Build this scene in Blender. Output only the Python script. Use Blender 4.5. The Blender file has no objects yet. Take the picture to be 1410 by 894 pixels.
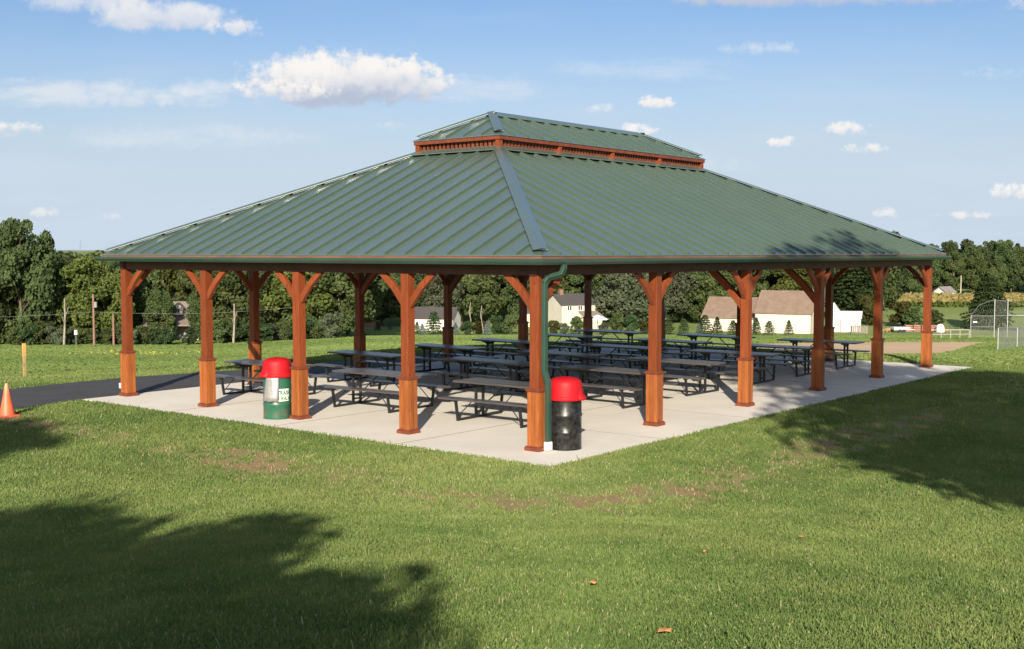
import bpy, math, random
import numpy as np
from mathutils import Vector, Matrix
R = math.radians
rnd = random.Random(7)
C = bpy.context.scene.collection
sc = bpy.context.scene

# ------------------------------------------------------------------ camera
F, IW, IH = 1620.3, 1410, 894
CAM = Vector((-15.8265, -12.2322, 3.3896)); YAW, PITCH = 0.6795, 0.0615
fw = Vector((math.cos(YAW)*math.cos(PITCH), math.sin(YAW)*math.cos(PITCH), -math.sin(PITCH)))
rt = Vector((math.sin(YAW), -math.cos(YAW), 0)); up = rt.cross(fw)
FH = Vector((math.cos(YAW), math.sin(YAW), 0))
cd = bpy.data.cameras.new('camera'); cam = bpy.data.objects.new('camera', cd); C.objects.link(cam)
m3 = Matrix((rt, up, -fw)).transposed()
cam.matrix_world = Matrix.Translation(CAM) @ m3.to_4x4()
cd.lens = F/IW*36; cd.sensor_width = 36; cd.clip_start = .1; cd.clip_end = 9000
sc.camera = cam

# ------------------------------------------------------------------ sun, sky, exposure
SUN_AZ, SUN_EL = R(36), R(22.7)            # shadows run towards SUN_AZ
sd = Vector((-math.cos(SUN_AZ)*math.cos(SUN_EL), -math.sin(SUN_AZ)*math.cos(SUN_EL), math.sin(SUN_EL)))
sl = bpy.data.lights.new('sun', 'SUN'); sl.energy = 4.9; sl.angle = R(.53); sl.color = (1, .885, .72)
so = bpy.data.objects.new('sun', sl); C.objects.link(so); so.rotation_euler = sd.to_track_quat('Z', 'Y').to_euler()
sc.view_settings.view_transform = 'Standard'; sc.view_settings.look = 'None'
sc.view_settings.exposure = 0.82; sc.view_settings.gamma = 1; sc.view_settings.use_curve_mapping = False
w = bpy.data.worlds.new('World'); sc.world = w; w.use_nodes = True
wn, wl = w.node_tree.nodes, w.node_tree.links
wn.clear()

class NB:
    """tiny node helper"""
    def __init__(s, tree): s.t = tree; s.n = tree.nodes; s.l = tree.links
    def node(s, typ, **kw):
        n = s.n.new(typ)
        for k, v in kw.items(): setattr(n, k, v)
        return n
    def put(s, sock, v):
        if isinstance(v, bpy.types.NodeSocket): s.l.new(v, sock)
        elif v is not None: sock.default_value = v
    def m(s, op, a, b=None, c=None, clamp=False):
        n = s.n.new('ShaderNodeMath'); n.operation = op; n.use_clamp = clamp
        s.put(n.inputs[0], a); s.put(n.inputs[1], b); s.put(n.inputs[2], c) if c is not None else None
        return n.outputs[0]
    def dot(s, a, v):
        n = s.n.new('ShaderNodeVectorMath'); n.operation = 'DOT_PRODUCT'; s.put(n.inputs[0], a); n.inputs[1].default_value = v
        return n.outputs['Value']
    def rng(s, v, a, b, c=0., d=1., smooth=True):
        n = s.n.new('ShaderNodeMapRange'); n.interpolation_type = 'SMOOTHSTEP' if smooth else 'LINEAR'
        s.put(n.inputs[0], v); 
        for i, x in enumerate((a, b, c, d)): s.put(n.inputs[i+1], x)
        return n.outputs[0]
    def mix(s, f, a, b, blend='MIX'):
        n = s.n.new('ShaderNodeMix'); n.data_type = 'RGBA'; n.blend_type = blend
        s.put(n.inputs[0], f)
        for sock, v in ((n.inputs[6], a), (n.inputs[7], b)):
            if isinstance(v, tuple) and len(v) == 3: v = (*v, 1)
            s.put(sock, v)
        return n.outputs[2]
    def noise(s, vec, scale, detail=4., rough=.55, dist=0.):
        n = s.n.new('ShaderNodeTexNoise'); s.put(n.inputs['Vector'], vec); n.inputs['Scale'].default_value = scale
        n.inputs['Detail'].default_value = detail; n.inputs['Roughness'].default_value = rough; n.inputs['Distortion'].default_value = dist
        return n.outputs['Fac']
    def mapping(s, vec, scale=(1,1,1), loc=(0,0,0), rot=(0,0,0)):
        n = s.n.new('ShaderNodeMapping'); s.put(n.inputs[0], vec); n.inputs['Scale'].default_value = scale
        n.inputs['Location'].default_value = loc; n.inputs['Rotation'].default_value = rot
        return n.outputs[0]

b = NB(w.node_tree)
sky = b.node('ShaderNodeTexSky', sky_type='NISHITA', sun_disc=False, sun_elevation=SUN_EL, air_density=1.0, dust_density=1.3, ozone_density=1.6)
# Blender's sky sun_rotation runs clockwise from +Y
sky.sun_rotation = math.atan2(sd.x, sd.y)
tc = b.node('ShaderNodeTexCoord'); d = tc.outputs['Generated']
df = b.dot(d, FH); dr = b.dot(d, rt)
sep = b.node('ShaderNodeSeparateXYZ'); b.put(sep.inputs[0], d)
dfc = b.m('MAXIMUM', df, .05)
U = b.m('DIVIDE', dr, dfc); V = b.m('DIVIDE', sep.outputs['Z'], dfc)
comb = b.node('ShaderNodeCombineXYZ'); b.put(comb.inputs[0], U); b.put(comb.inputs[1], V)
uv = comb.outputs[0]
n1 = b.noise(uv, 26, 7, .62); n1 = b.m('SUBTRACT', n1, .5)
n2 = b.noise(b.mapping(uv, (1, 1, 1), (3.1, 1.7, 0)), 95, 5, .6); n2 = b.m('SUBTRACT', n2, .5)
nst = b.noise(b.mapping(uv, (3.2, 15, 1)), 1.6, 6, .6)
n3_ = b.m('SUBTRACT', b.noise(b.mapping(uv, (1, 1, 1), (7.1, 2.7, 0)), 220, 4, .6), .5)
nn = b.m('ADD', b.m('ADD', b.m('MULTIPLY', n1, 2.1), b.m('MULTIPLY', n2, 1.1)), b.m('MULTIPLY', n3_, .25))
gain = b.node('ShaderNodeMix', data_type='RGBA', blend_type='MULTIPLY'); gain.inputs[0].default_value = 1
b.put(gain.inputs[6], sky.outputs[0]); gain.inputs[7].default_value = (.635, .715, .865, 1)
b.put(gain.inputs[0], b.m('MULTIPLY', b.rng(df, -.2, .5), b.rng(V, .5, .9, 1., 0.)))
base = gain.outputs[2]
nsm = b.m('SUBTRACT', b.m('ADD', b.m('MULTIPLY', n1, 1.6), b.m('ADD', b.m('MULTIPLY', n2, 3.2), b.m('MULTIPLY', n3_, .9))), .18)
wisp = b.m('SUBTRACT', b.noise(b.mapping(uv, (5, 22, 1), (1, 4, 0), (0, 0, .05)), 2.6, 7, .65), .5)
CW = (6.6, 6.4, 6.2)
# thin veil of high haze, thicker towards the horizon
veil = b.m('MULTIPLY', b.rng(nst, .42, .75), b.rng(V, .02, .19, .40, .10))
horiz = b.rng(V, .02, .22, .93, 0.)
base = b.mix(b.m('ADD', veil, horiz, clamp=True), base, (4.15, 4.85, 5.65))
front = b.rng(df, .1, .3)
#        u,   v,  ru, rv(up), rv(down), density, edge, dark base
clouds = [(475,118,150,52,34,1.0,.6,1.0), (385,128,85,22,16,.95,.6,.5), (548,108,66,32,34,.9,.6,.7), (235,26,120,24,26,.75,.9,.4), (140,8,120,16,18,.6,1.1,.3), (330,42,44,13,16,.7,.8,.3),
          (110,132,200,24,22,.49,1.0,.1), (300,132,130,22,20,.45,1.0,.1), (640,128,150,26,20,.30,1.0,0), (860,225,190,40,30,.25,1.2,0), (250,190,230,22,20,.28,1.2,0), (900,100,180,22,20,.22,1.1,0), (18,180,62,14,15,.8,.8,.55), (897,144,32,14,10,.95,.6,.3), (875,182,34,13,9,.95,.6,.3),
          (1075,197,24,10,8,.95,.5,.25), (1168,180,38,15,10,.9,.7,.3), (1190,206,38,10,8,.85,.7,.3), (1395,264,46,14,12,.95,.6,.3), (1325,297,48,8,6,.8,.7,.1), (1222,293,24,10,8,.7,.8,.1),
          (1045,70,72,13,12,.42,1.1,0), (1370,105,66,12,10,.42,1.1,0), (828,151,22,10,8,.65,.9,.1), (66,293,34,9,7,.6,.9,.1), (150,298,22,7,6,.5,.9,.1), (545,175,30,8,8,.35,1.,0),
          (1090,-8,310,16,24,.9,.8,.9), (1395,10,40,12,10,.6,.9,.3), (620,112,40,9,8,.35,1.,0)]
for (cu, cv, ru, ru_, rd_, dens, edge, dark) in clouds:
    u0, v0 = (cu-705)/F, (347-cv)/F
    x = b.m('DIVIDE', b.m('SUBTRACT', U, u0), ru/F)
    dv = b.m('SUBTRACT', V, v0)
    y = b.m('ADD', b.m('DIVIDE', b.m('MAXIMUM', dv, 0.), ru_/F), b.m('DIVIDE', b.m('MINIMUM', dv, 0.), rd_/F))
    e = b.m('SUBTRACT', 1., b.m('ADD', b.m('MULTIPLY', x, x), b.m('MULTIPLY', y, y)))
    ns = nn if ru > 90 else nsm
    k = b.m('MULTIPLY', b.rng(b.m('ADD', e, ns), .0, edge if ru > 90 else edge+.35), dens)
    k = b.m('MULTIPLY', k, front)
    sh = b.rng(b.m('ADD', y, b.m('MULTIPLY', nn, .55)), -.55, .50)
    if dens < .5: k = b.m('MULTIPLY', k, b.rng(wisp, -.2, .1))
    gr = tuple(CW[i]*(1-dark) + (3.3, 3.75, 4.7)[i]*dark for i in range(3))
    col = b.mix(sh, gr, CW)
    base = b.mix(k, base, col)
bg = b.node('ShaderNodeBackground'); b.put(bg.inputs[0], base); bg.inputs[1].default_value = .082
wo = b.node('ShaderNodeOutputWorld'); wl.new(bg.outputs[0], wo.inputs[0])

sc.cycles.caustics_reflective = False; sc.cycles.caustics_refractive = False; sc.cycles.max_bounces = 6; sc.cycles.diffuse_bounces = 2; sc.cycles.transparent_max_bounces = 8

# ------------------------------------------------------------------ helpers
def tag(o, label=None, cat=None, group=None, kind=None):
    if label: o['label'] = label
    if cat: o['category'] = cat
    if group: o['group'] = group
    if kind: o['kind'] = kind
    return o
def empty(name, loc=(0,0,0), rz=0):
    o = bpy.data.objects.new(name, None); o.empty_display_size = .2; C.objects.link(o); o.location = loc; o.rotation_euler.z = rz
    return o
def copy_tree(o, parent=None):
    c = o.copy(); C.objects.link(c); c.parent = parent
    for ch in list(o.children): copy_tree(ch, c)
    return c
class MB:
    def __init__(s): s.v = []; s.f = []
    def add(s, vs, fs, M=None):
        n = len(s.v); s.v += [tuple(M @ Vector(v)) if M else tuple(v) for v in vs]; s.f += [tuple(i+n for i in f) for f in fs]; return s
    def box(s, x0, x1, y0, y1, z0, z1, M=None):
        return s.add([(x0,y0,z0),(x1,y0,z0),(x1,y1,z0),(x0,y1,z0),(x0,y0,z1),(x1,y0,z1),(x1,y1,z1),(x0,y1,z1)],
                     [(0,3,2,1),(4,5,6,7),(0,1,5,4),(1,2,6,5),(2,3,7,6),(3,0,4,7)], M)
    def bar(s, p, q, wd, ht, upv=(0,0,1), M=None):
        p, q = Vector(p), Vector(q); t = (q-p).normalized(); u = Vector(upv)
        if abs(t.dot(u)) > .98: u = Vector((1,0,0))
        x = t.cross(u).normalized()*wd/2; y = x.cross(t).normalized()*ht/2
        vs = [p-x-y, p+x-y, p+x+y, p-x+y, q-x-y, q+x-y, q+x+y, q-x+y]
        return s.add(vs, [(0,3,2,1),(4,5,6,7),(0,1,5,4),(1,2,6,5),(2,3,7,6),(3,0,4,7)], M)
    def tube(s, pts, r, n=8, M=None, r2=None):
        pts = [Vector(p) for p in pts]; rs = [r + ((r2 if r2 is not None else r)-r)*i/max(1,len(pts)-1) for i in range(len(pts))]
        vs = []; fs = []; ref = None
        for i, p in enumerate(pts):
            t = (pts[min(i+1,len(pts)-1)]-pts[max(i-1,0)]).normalized()
            a = Vector((0,0,1)) if abs(t.z) < .9 else Vector((1,0,0))
            if ref is not None: a = ref
            x = (a - t*a.dot(t)).normalized(); ref = x; y = t.cross(x)
            for k in range(n):
                an = 2*math.pi*k/n; vs.append(p + (x*math.cos(an)+y*math.sin(an))*rs[i])
        for i in range(len(pts)-1):
            for k in range(n): fs.append((i*n+k, i*n+(k+1)%n, (i+1)*n+(k+1)%n, (i+1)*n+k))
        fs.append(tuple(range(n))[::-1]); fs.append(tuple(range((len(pts)-1)*n, len(pts)*n)))
        return s.add(vs, fs, M)
    def lathe(s, prof, n=32, M=None):
        vs = []; fs = []
        for r, z in prof:
            for k in range(n): a = 2*math.pi*k/n; vs.append((r*math.cos(a), r*math.sin(a), z))
        for i in range(len(prof)-1):
            for k in range(n): fs.append((i*n+k, i*n+(k+1)%n, (i+1)*n+(k+1)%n, (i+1)*n+k))
        fs.append(tuple(range(n))[::-1]); fs.append(tuple(range((len(prof)-1)*n, len(prof)*n)))
        return s.add(vs, fs, M)
    def build(s, name, mat, parent=None, loc=None, bev=0, smooth=False, rz=0):
        me = bpy.data.meshes.new(name); me.from_pydata(s.v, [], s.f); me.update()
        o = bpy.data.objects.new(name, me); C.objects.link(o)
        for mm in (mat if isinstance(mat, list) else [mat]): me.materials.append(mm)
        if parent: o.parent = parent
        if loc: o.location = loc
        o.rotation_euler.z = rz
        if smooth: me.shade_smooth(); me.set_sharp_from_angle(angle=R(35))
        if bev:
            bm = o.modifiers.new('bevel', 'BEVEL'); bm.width = bev; bm.segments = 2; bm.limit_method = 'ANGLE'
        return o
def mesh_np(name, V_, Fc, mat, parent=None, tint=None, smooth=False):
    me = bpy.data.meshes.new(name); n = Fc.shape[1]
    me.vertices.add(len(V_)); me.vertices.foreach_set('co', np.ascontiguousarray(V_, dtype=np.float32).ravel())
    me.loops.add(Fc.size); me.loops.foreach_set('vertex_index', np.ascontiguousarray(Fc, dtype=np.int32).ravel())
    me.polygons.add(len(Fc)); me.polygons.foreach_set('loop_start', np.arange(0, Fc.size, n, dtype=np.int32))
    me.update(calc_edges=True)
    if tint is not None:
        at = me.attributes.new('tint', 'FLOAT', 'POINT'); at.data.foreach_set('value', tint.astype(np.float32))
    me.materials.append(mat)
    if smooth: me.shade_smooth()
    if parent is False: return me
    o = bpy.data.objects.new(name, me); C.objects.link(o)
    if parent: o.parent = parent
    return o

# ------------------------------------------------------------------ numpy noise
_rs = np.random.RandomState(3); _lat = _rs.rand(256, 256)
def vnoise(x, y):
    xi = np.floor(x).astype(int); yi = np.floor(y).astype(int); fx = x-xi; fy = y-yi
    fx = fx*fx*(3-2*fx); fy = fy*fy*(3-2*fy)
    g = lambda i, j: _lat[i & 255, j & 255]
    return (g(xi,yi)*(1-fx)+g(xi+1,yi)*fx)*(1-fy) + (g(xi,yi+1)*(1-fx)+g(xi+1,yi+1)*fx)*fy
def fbm(x, y, o=4):
    s = 0; a = .5
    for i in range(o): s = s + a*vnoise(x*2**i+17*i, y*2**i+5*i); a *= .5
    return s
def sstep(a, b_, x): t = np.clip((x-a)/(b_-a), 0, 1); return t*t*(3-2*t)

# ------------------------------------------------------------------ terrain
PX0, PX1, PY0, PY1 = -1.06, 19.65, -1.08, 12.47          # concrete pad
def smooth_interp(D, xs, zs):
    s = 0
    for k, wgt in ((-1, .25), (0, .5), (1, .25)): s = s + wgt*np.interp(D+k*5., xs, zs)
    return s
def h(x, y):
    x = np.asarray(x, float); y = np.asarray(y, float)
    dx, dy = x-CAM.x, y-CAM.y
    D = dx*math.cos(YAW)+dy*math.sin(YAW); L = dx*math.sin(YAW)-dy*math.cos(YAW)
    ang = L/np.maximum(D, 1)
    s = 6*np.exp(-(L/11)**2)
    Dc = D - s*(1-sstep(60, 120, D))
    zc = smooth_interp(Dc, [0,37,50,60,75,100,125,150,177,200,230,300,420,700,3000], [0,0,-1.1,-1.9,-2.9,-4.3,-5.8,-7.4,-9,-9.0,-7.7,-8.6,-6,0,6])
    zl = smooth_interp(Dc, [0,31,45,60,100,136,150,200,300,700,3000], [0,0,-1.05,-2.2,-5,-7.5,-7.7,-8.5,-8,-2,6])
    wl_ = 1-sstep(-.3, -.1, ang)
    z = zc*(1-wl_)+zl*wl_
    r = np.hypot(dx, dy)
    z = z + 1.75*(1-sstep(0, 1, r/17.5))*np.where(True, 1, 1)
    qx = np.maximum(np.maximum(PX0-x, x-PX1), 0); qy = np.maximum(np.maximum(PY0-y, y-PY1), 0); q = np.hypot(qx, qy)
    z = z - .13*np.exp(-((q-3.0)/1.3)**2)*sstep(0, 6, 27-r)
    z = z + (fbm(x*.35, y*.35, 3)-.45)*.10*sstep(.5, 4, q)*(1-sstep(60, 90, D)) 
    k = sstep(.8, 4.5, q); z = -.010*(1-k) + z*k
    ry = sstep(11.5, 12.3, y)*(1-sstep(15.6, 17, y))*sstep(12, 6, x) * (1-sstep(5, 12, x))       # asphalt path bed
    z = z*(1-ry) + np.minimum(z, -.03)*ry*0 + (-.03)*ry
    return z
def hz(x, y): return float(h(x, y))
def at(u, D, dz=0):
    """ground point seen in direction u at depth D"""
    p = CAM + FH*D + rt*((u-705)/F*D)
    return Vector((p.x, p.y, hz(p.x, p.y)+dz))
def bare_mask(x, y):
    """worn, brownish ground: a band curving round the pad a few metres out, and loose spots"""
    qx = np.maximum(np.maximum(PX0-x, x-PX1), 0); qy = np.maximum(np.maximum(PY0-y, y-PY1), 0); q = np.hypot(qx, qy)
    n = fbm(x*1.3, y*1.3, 3); n2 = fbm(x*.3+40, y*.3, 2); n3 = fbm(x*5+9, y*5, 3)
    band = np.exp(-((q-2.5)/1.0)**2)*(.45+1.1*n2)
    n4 = fbm(x*1.1*2.2, y*2.6, 3)
    m = sstep(.52, .64, n*.14+n3*.52+n4*.22+band*.24) * np.clip(.12+.95*band, 0, 1)
    return np.clip(m, 0, 1)

# ------------------------------------------------------------------ materials
MATS = {}
def mat(name, col, rough=.7, metal=0., spec=.5, bump=0., bscale=40., var=.0, vscale=4., stretch=(1,1,1), coat=0., detail=4.):
    if name in MATS: return MATS[name]
    m = bpy.data.materials.new(name); m.use_nodes = True; q = NB(m.node_tree); p = m.node_tree.nodes['Principled BSDF']
    p.inputs['Roughness'].default_value = rough; p.inputs['Metallic'].default_value = metal; p.inputs['Specular IOR Level'].default_value = spec
    p.inputs['Coat Weight'].default_value = coat
    t = q.node('ShaderNodeTexCoord'); vec = q.mapping(t.outputs['Object'], stretch)
    if var:
        n = q.noise(vec, vscale, detail, .6)
        q.put(p.inputs['Base Color'], q.mix(q.rng(n, .25, .75), tuple(c*(1-var) for c in col), tuple(min(1, c*(1+var)) for c in col)))
    else: p.inputs['Base Color'].default_value = (*col, 1)
    if bump:
        bn = q.node('ShaderNodeBump'); bn.inputs['Strength'].default_value = bump; bn.inputs['Distance'].default_value = .02
        q.put(bn.inputs['Height'], q.noise(vec, bscale, 5, .6)); q.l.new(bn.outputs[0], p.inputs['Normal'])
    MATS[name] = m; return m
def leaf_mat(name, dark, light, trans=.35, randv=.25):
    m = bpy.data.materials.new(name); m.use_nodes = True; q = NB(m.node_tree); q.n.clear()
    a = q.node('ShaderNodeAttribute', attribute_name='tint'); oi = q.node('ShaderNodeObjectInfo')
    c = q.mix(a.outputs['Fac'], dark, light)
    k = q.m('ADD', 1-randv, q.m('MULTIPLY', oi.outputs['Random'], 2*randv))
    hsv = q.node('ShaderNodeHueSaturation'); q.put(hsv.inputs['Color'], c); q.put(hsv.inputs['Value'], k)
    q.put(hsv.inputs['Hue'], q.m('ADD', .485, q.m('MULTIPLY', oi.outputs['Random'], .03)))
    dn = q.node('ShaderNodeBsdfDiffuse'); tn = q.node('ShaderNodeBsdfTranslucent'); q.put(dn.inputs[0], hsv.outputs[0]); q.put(tn.inputs[0], hsv.outputs[0])
    mx = q.node('ShaderNodeMixShader'); mx.inputs[0].default_value = trans; q.l.new(dn.outputs[0], mx.inputs[1]); q.l.new(tn.outputs[0], mx.inputs[2])
    o = q.node('ShaderNodeOutputMaterial'); q.l.new(mx.outputs[0], o.inputs[0])
    return m
def wood_mat(name, a, bb, knots=True):
    m = bpy.data.materials.new(name); m.use_nodes = True; q = NB(m.node_tree); p = m.node_tree.nodes['Principled BSDF']
    t = q.node('ShaderNodeTexCoord'); geo = q.node('ShaderNodeNewGeometry'); oi = q.node('ShaderNodeObjectInfo')
    off = q.node('ShaderNodeVectorMath', operation='ADD'); q.put(off.inputs[0], t.outputs['Object'])
    q.put(off.inputs[1], oi.outputs['Location'])
    v = q.mapping(off.outputs[0], (9, 9, .7)); n = q.noise(v, 3.2, 6, .65, .6)
    v2 = q.mapping(off.outputs[0], (60, 60, 2.2)); n2 = q.noise(v2, 1.6, 3, .6)
    c = q.mix(q.rng(n, .3, .7), a, bb)
    c = q.mix(q.rng(n2, .45, .75, 0, .45), c, tuple(x*.45 for x in a))
    vo = q.node('ShaderNodeTexVoronoi'); q.put(vo.inputs['Vector'], q.mapping(off.outputs[0], (1, 1, .8))); vo.inputs['Scale'].default_value = 3.2
    c = q.mix(q.rng(vo.outputs['Distance'], .035, .10, .75, 0.), c, (.06,.018,.008))
    isl = q.m('ADD', q.m('ADD', .70, q.m('MULTIPLY', oi.outputs['Random'], .26)), q.m('MULTIPLY', geo.outputs['Random Per Island'], .34))
    hs = q.node('ShaderNodeHueSaturation'); q.put(hs.inputs['Color'], c); q.put(hs.inputs['Value'], isl)
    q.l.new(hs.outputs[0], p.inputs['Base Color'])
    p.inputs['Roughness'].default_value = .52; p.inputs['Specular IOR Level'].default_value = .35
    bn = q.node('ShaderNodeBump'); bn.inputs['Strength'].default_value = .25; bn.inputs['Distance'].default_value = .006
    q.put(bn.inputs['Height'], n2); q.l.new(bn.outputs[0], p.inputs['Normal'])
    return m
post_wood = wood_mat('stained_cedar', (.165,.036,.011), (.235,.058,.016))
wrap_wood = wood_mat('amber_cedar', (.21,.057,.014), (.30,.098,.026))
trim_wood = mat('trim_red_wood', (.150,.036,.016), .55, var=.25, vscale=5, bump=.1)
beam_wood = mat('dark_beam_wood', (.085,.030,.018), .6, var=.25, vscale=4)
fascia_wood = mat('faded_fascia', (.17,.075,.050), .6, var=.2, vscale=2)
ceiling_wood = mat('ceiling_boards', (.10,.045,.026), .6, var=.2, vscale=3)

def roof_material():
    m = bpy.data.materials.new('green_standing_seam_metal'); m.use_nodes = True; q = NB(m.node_tree); p = m.node_tree.nodes['Principled BSDF']
    t = q.node('ShaderNodeTexCoord'); n = q.noise(t.outputs['Object'], .6, 4, .6); n2 = q.noise(q.mapping(t.outputs['Object'], (1,1,1)), 7, 4, .7)
    c = q.mix(q.rng(n, .3, .7), (.110,.158,.132), (.124,.174,.146)); pass
    q.l.new(c, p.inputs['Base Color']); p.inputs['Metallic'].default_value = .3
    q.put(p.inputs['Roughness'], q.rng(n, .2, .8, .36, .42)); p.inputs['Specular IOR Level'].default_value = .9; p.inputs['Coat Weight'].default_value = 1; p.inputs['Coat Roughness'].default_value = .28; p.inputs['Coat IOR'].default_value = 1.75
    bn = q.node('ShaderNodeBump'); bn.inputs['Strength'].default_value = .04; bn.inputs['Distance'].default_value = .02
    q.put(bn.inputs['Height'], q.noise(t.outputs['Object'], 1.1, 1, .4)); q.l.new(bn.outputs[0], p.inputs['Normal'])
    return m
roof_metal = roof_material()
rib_metal = mat('shaded_rib_metal', (.055,.088,.064), .45, spec=.45, var=.06, vscale=.8)  # shade painted into the rib sides, which reflect less sky than the pans
gutter_green = mat('gutter_green_enamel', (.026,.062,.046), .32, spec=.6, var=.1, vscale=2)
black_steel = mat('black_powder_coat', (.012,.013,.014), .42, var=.2)
def plank_mat():
    m = bpy.data.materials.new('weathered_brown_boards'); m.use_nodes = True; q = NB(m.node_tree); p = m.node_tree.nodes['Principled BSDF']
    t = q.node('ShaderNodeTexCoord'); geo = q.node('ShaderNodeNewGeometry'); n = q.noise(q.mapping(t.outputs['Object'], (30, 1.2, 30)), 2, 5, .6)
    c = q.mix(q.rng(n, .3, .7), (.045,.040,.040), (.090,.080,.078))
    k = q.m('ADD', .8, q.m('MULTIPLY', geo.outputs['Random Per Island'], .4)); hs = q.node('ShaderNodeHueSaturation'); q.put(hs.inputs['Color'], c); q.put(hs.inputs['Value'], k)
    q.l.new(hs.outputs[0], p.inputs['Base Color']); p.inputs['Roughness'].default_value = .33; p.inputs['Specular IOR Level'].default_value = .8
    return m
plank = plank_mat()
red_plastic = mat('red_plastic', (.40,.007,.013), .55, var=.08, vscale=6, spec=.25)
black_drum = mat('scuffed_black_drum', (.030,.030,.030), .34, metal=.5, var=.7, vscale=14, bump=.15, bscale=9)
white_paint = mat('white_paint', (.78,.76,.72), .55, var=.05)
silver_film = mat('silver_film', (.30,.29,.29), .42, metal=.35, bump=.6, bscale=12)
galv = mat('galvanised_steel', (.42,.43,.44), .4, metal=.6)
asphalt = mat('asphalt', (.040,.040,.043), .88, var=.18, vscale=1.3, bump=.4, bscale=90)
bark = mat('bark', (.12,.095,.07), .9, var=.4, vscale=5, stretch=(3,3,.6), bump=.5, bscale=12)
pale_bark = mat('pale_bark', (.25,.225,.18), .85, var=.35, vscale=4, stretch=(3,3,.8))
def drum_mat():
    m = bpy.data.materials.new('worn_green_drum'); m.use_nodes = True; q = NB(m.node_tree); p = m.node_tree.nodes['Principled BSDF']
    t = q.node('ShaderNodeTexCoord'); s = q.node('ShaderNodeSeparateXYZ'); q.put(s.inputs[0], t.outputs['Object']); n = q.noise(t.outputs['Object'], 7, 5, .65)
    rust = q.m('MULTIPLY', q.rng(n, .42, .62), q.rng(s.outputs['Z'], .05, .42, .75, 0.))
    c = q.mix(rust, (.018,.105,.065), (.11,.10,.06)); q.l.new(c, p.inputs['Base Color']); p.inputs['Roughness'].default_value = .38
    return m
green_drum = drum_mat()
def concrete_mat():
    m = bpy.data.materials.new('concrete'); m.use_nodes = True; q = NB(m.node_tree); p = m.node_tree.nodes['Principled BSDF']
    t = q.node('ShaderNodeTexCoord'); o = t.outputs['Object']
    n = q.noise(o, .45, 5, .6); n2 = q.noise(o, 3.0, 6, .7); n3 = q.noise(o, 120, 2, .5)
    c = q.mix(q.rng(n, .3, .7), (.62,.59,.53), (.72,.69,.62)); c = q.mix(q.rng(n2, .48, .76, 0, .35), c, (.52,.48,.41)); c = q.mix(q.rng(n3, .35, .7, 0, .18), c, (.34,.31,.27))
    q.l.new(c, p.inputs['Base Color']); p.inputs['Roughness'].default_value = .85
    bn = q.node('ShaderNodeBump'); bn.inputs['Strength'].default_value = .25; bn.inputs['Distance'].default_value = .004; q.put(bn.inputs['Height'], n3); q.l.new(bn.outputs[0], p.inputs['Normal'])
    return m
concrete = concrete_mat()
G_DARK, G_MID, G_LIGHT = (.095,.155,.045), (.175,.240,.075), (.27,.32,.115)
def ground_mat():
    m = bpy.data.materials.new('lawn'); m.use_nodes = True; q = NB(m.node_tree); p = m.node_tree.nodes['Principled BSDF']
    g = q.node('ShaderNodeNewGeometry'); o = g.outputs['Position']; at_ = q.node('ShaderNodeAttribute', attribute_name='tint')
    n = q.noise(o, .09, 5, .6); n2 = q.noise(o, 1.1, 5, .65); n3 = q.noise(o, 22, 4, .7); st = q.noise(q.mapping(o, (.02,.16,1), rot=(0,0,.9)), 1, 4, .6)
    c = q.mix(q.rng(n, .3, .7), (.185,.245,.078), (.235,.285,.098))
    c = q.mix(q.rng(n2, .35, .75, 0, .5), c, (.165,.225,.066)); c = q.mix(q.rng(st, .45, .65, 0, .45), c, (.290,.310,.125))
    c = q.mix(q.rng(n3, .3, .7, 0, .5), c, (.105,.150,.040))
    soil = q.mix(q.rng(n3, .3, .7), (.25,.15,.085), (.35,.23,.14))
    c = q.mix(q.m('MULTIPLY', at_.outputs['Fac'], .9), c, soil)
    q.l.new(c, p.inputs['Base Color']); p.inputs['Roughness'].default_value = .95; p.inputs['Specular IOR Level'].default_value = .1
    bn = q.node('ShaderNodeBump'); bn.inputs['Strength'].default_value = .6; bn.inputs['Distance'].default_value = .06
    q.put(bn.inputs['Height'], q.noise(o, 9, 6, .75)); q.l.new(bn.outputs[0], p.inputs['Normal'])
    return m
lawn = ground_mat()
def blade_mat():
    m = bpy.data.materials.new('grass_blades'); m.use_nodes = True; q = NB(m.node_tree); q.n.clear()
    a = q.node('ShaderNodeAttribute', attribute_name='tint'); g = q.node('ShaderNodeNewGeometry')
    c = q.mix(q.rng(a.outputs['Fac'], 0, .5, smooth=False), G_DARK, G_MID); c = q.mix(q.rng(a.outputs['Fac'], .5, .9, smooth=False), c, G_LIGHT)
    c = q.mix(q.rng(a.outputs['Fac'], .93, .97), c, (.40,.35,.21))
    n = q.noise(g.outputs['Position'], .5, 4, .6); c = q.mix(q.rng(n, .4, .7, 0, .4), c, (.23,.255,.09))
    dn = q.node('ShaderNodeBsdfDiffuse'); tn = q.node('ShaderNodeBsdfTranslucent'); q.put(dn.inputs[0], c); q.put(tn.inputs[0], c)
    mx = q.node('ShaderNodeMixShader'); mx.inputs[0].default_value = .3; q.l.new(dn.outputs[0], mx.inputs[1]); q.l.new(tn.outputs[0], mx.inputs[2])
    o = q.node('ShaderNodeOutputMaterial'); q.l.new(mx.outputs[0], o.inputs[0]); return m
blades = blade_mat()

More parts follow.
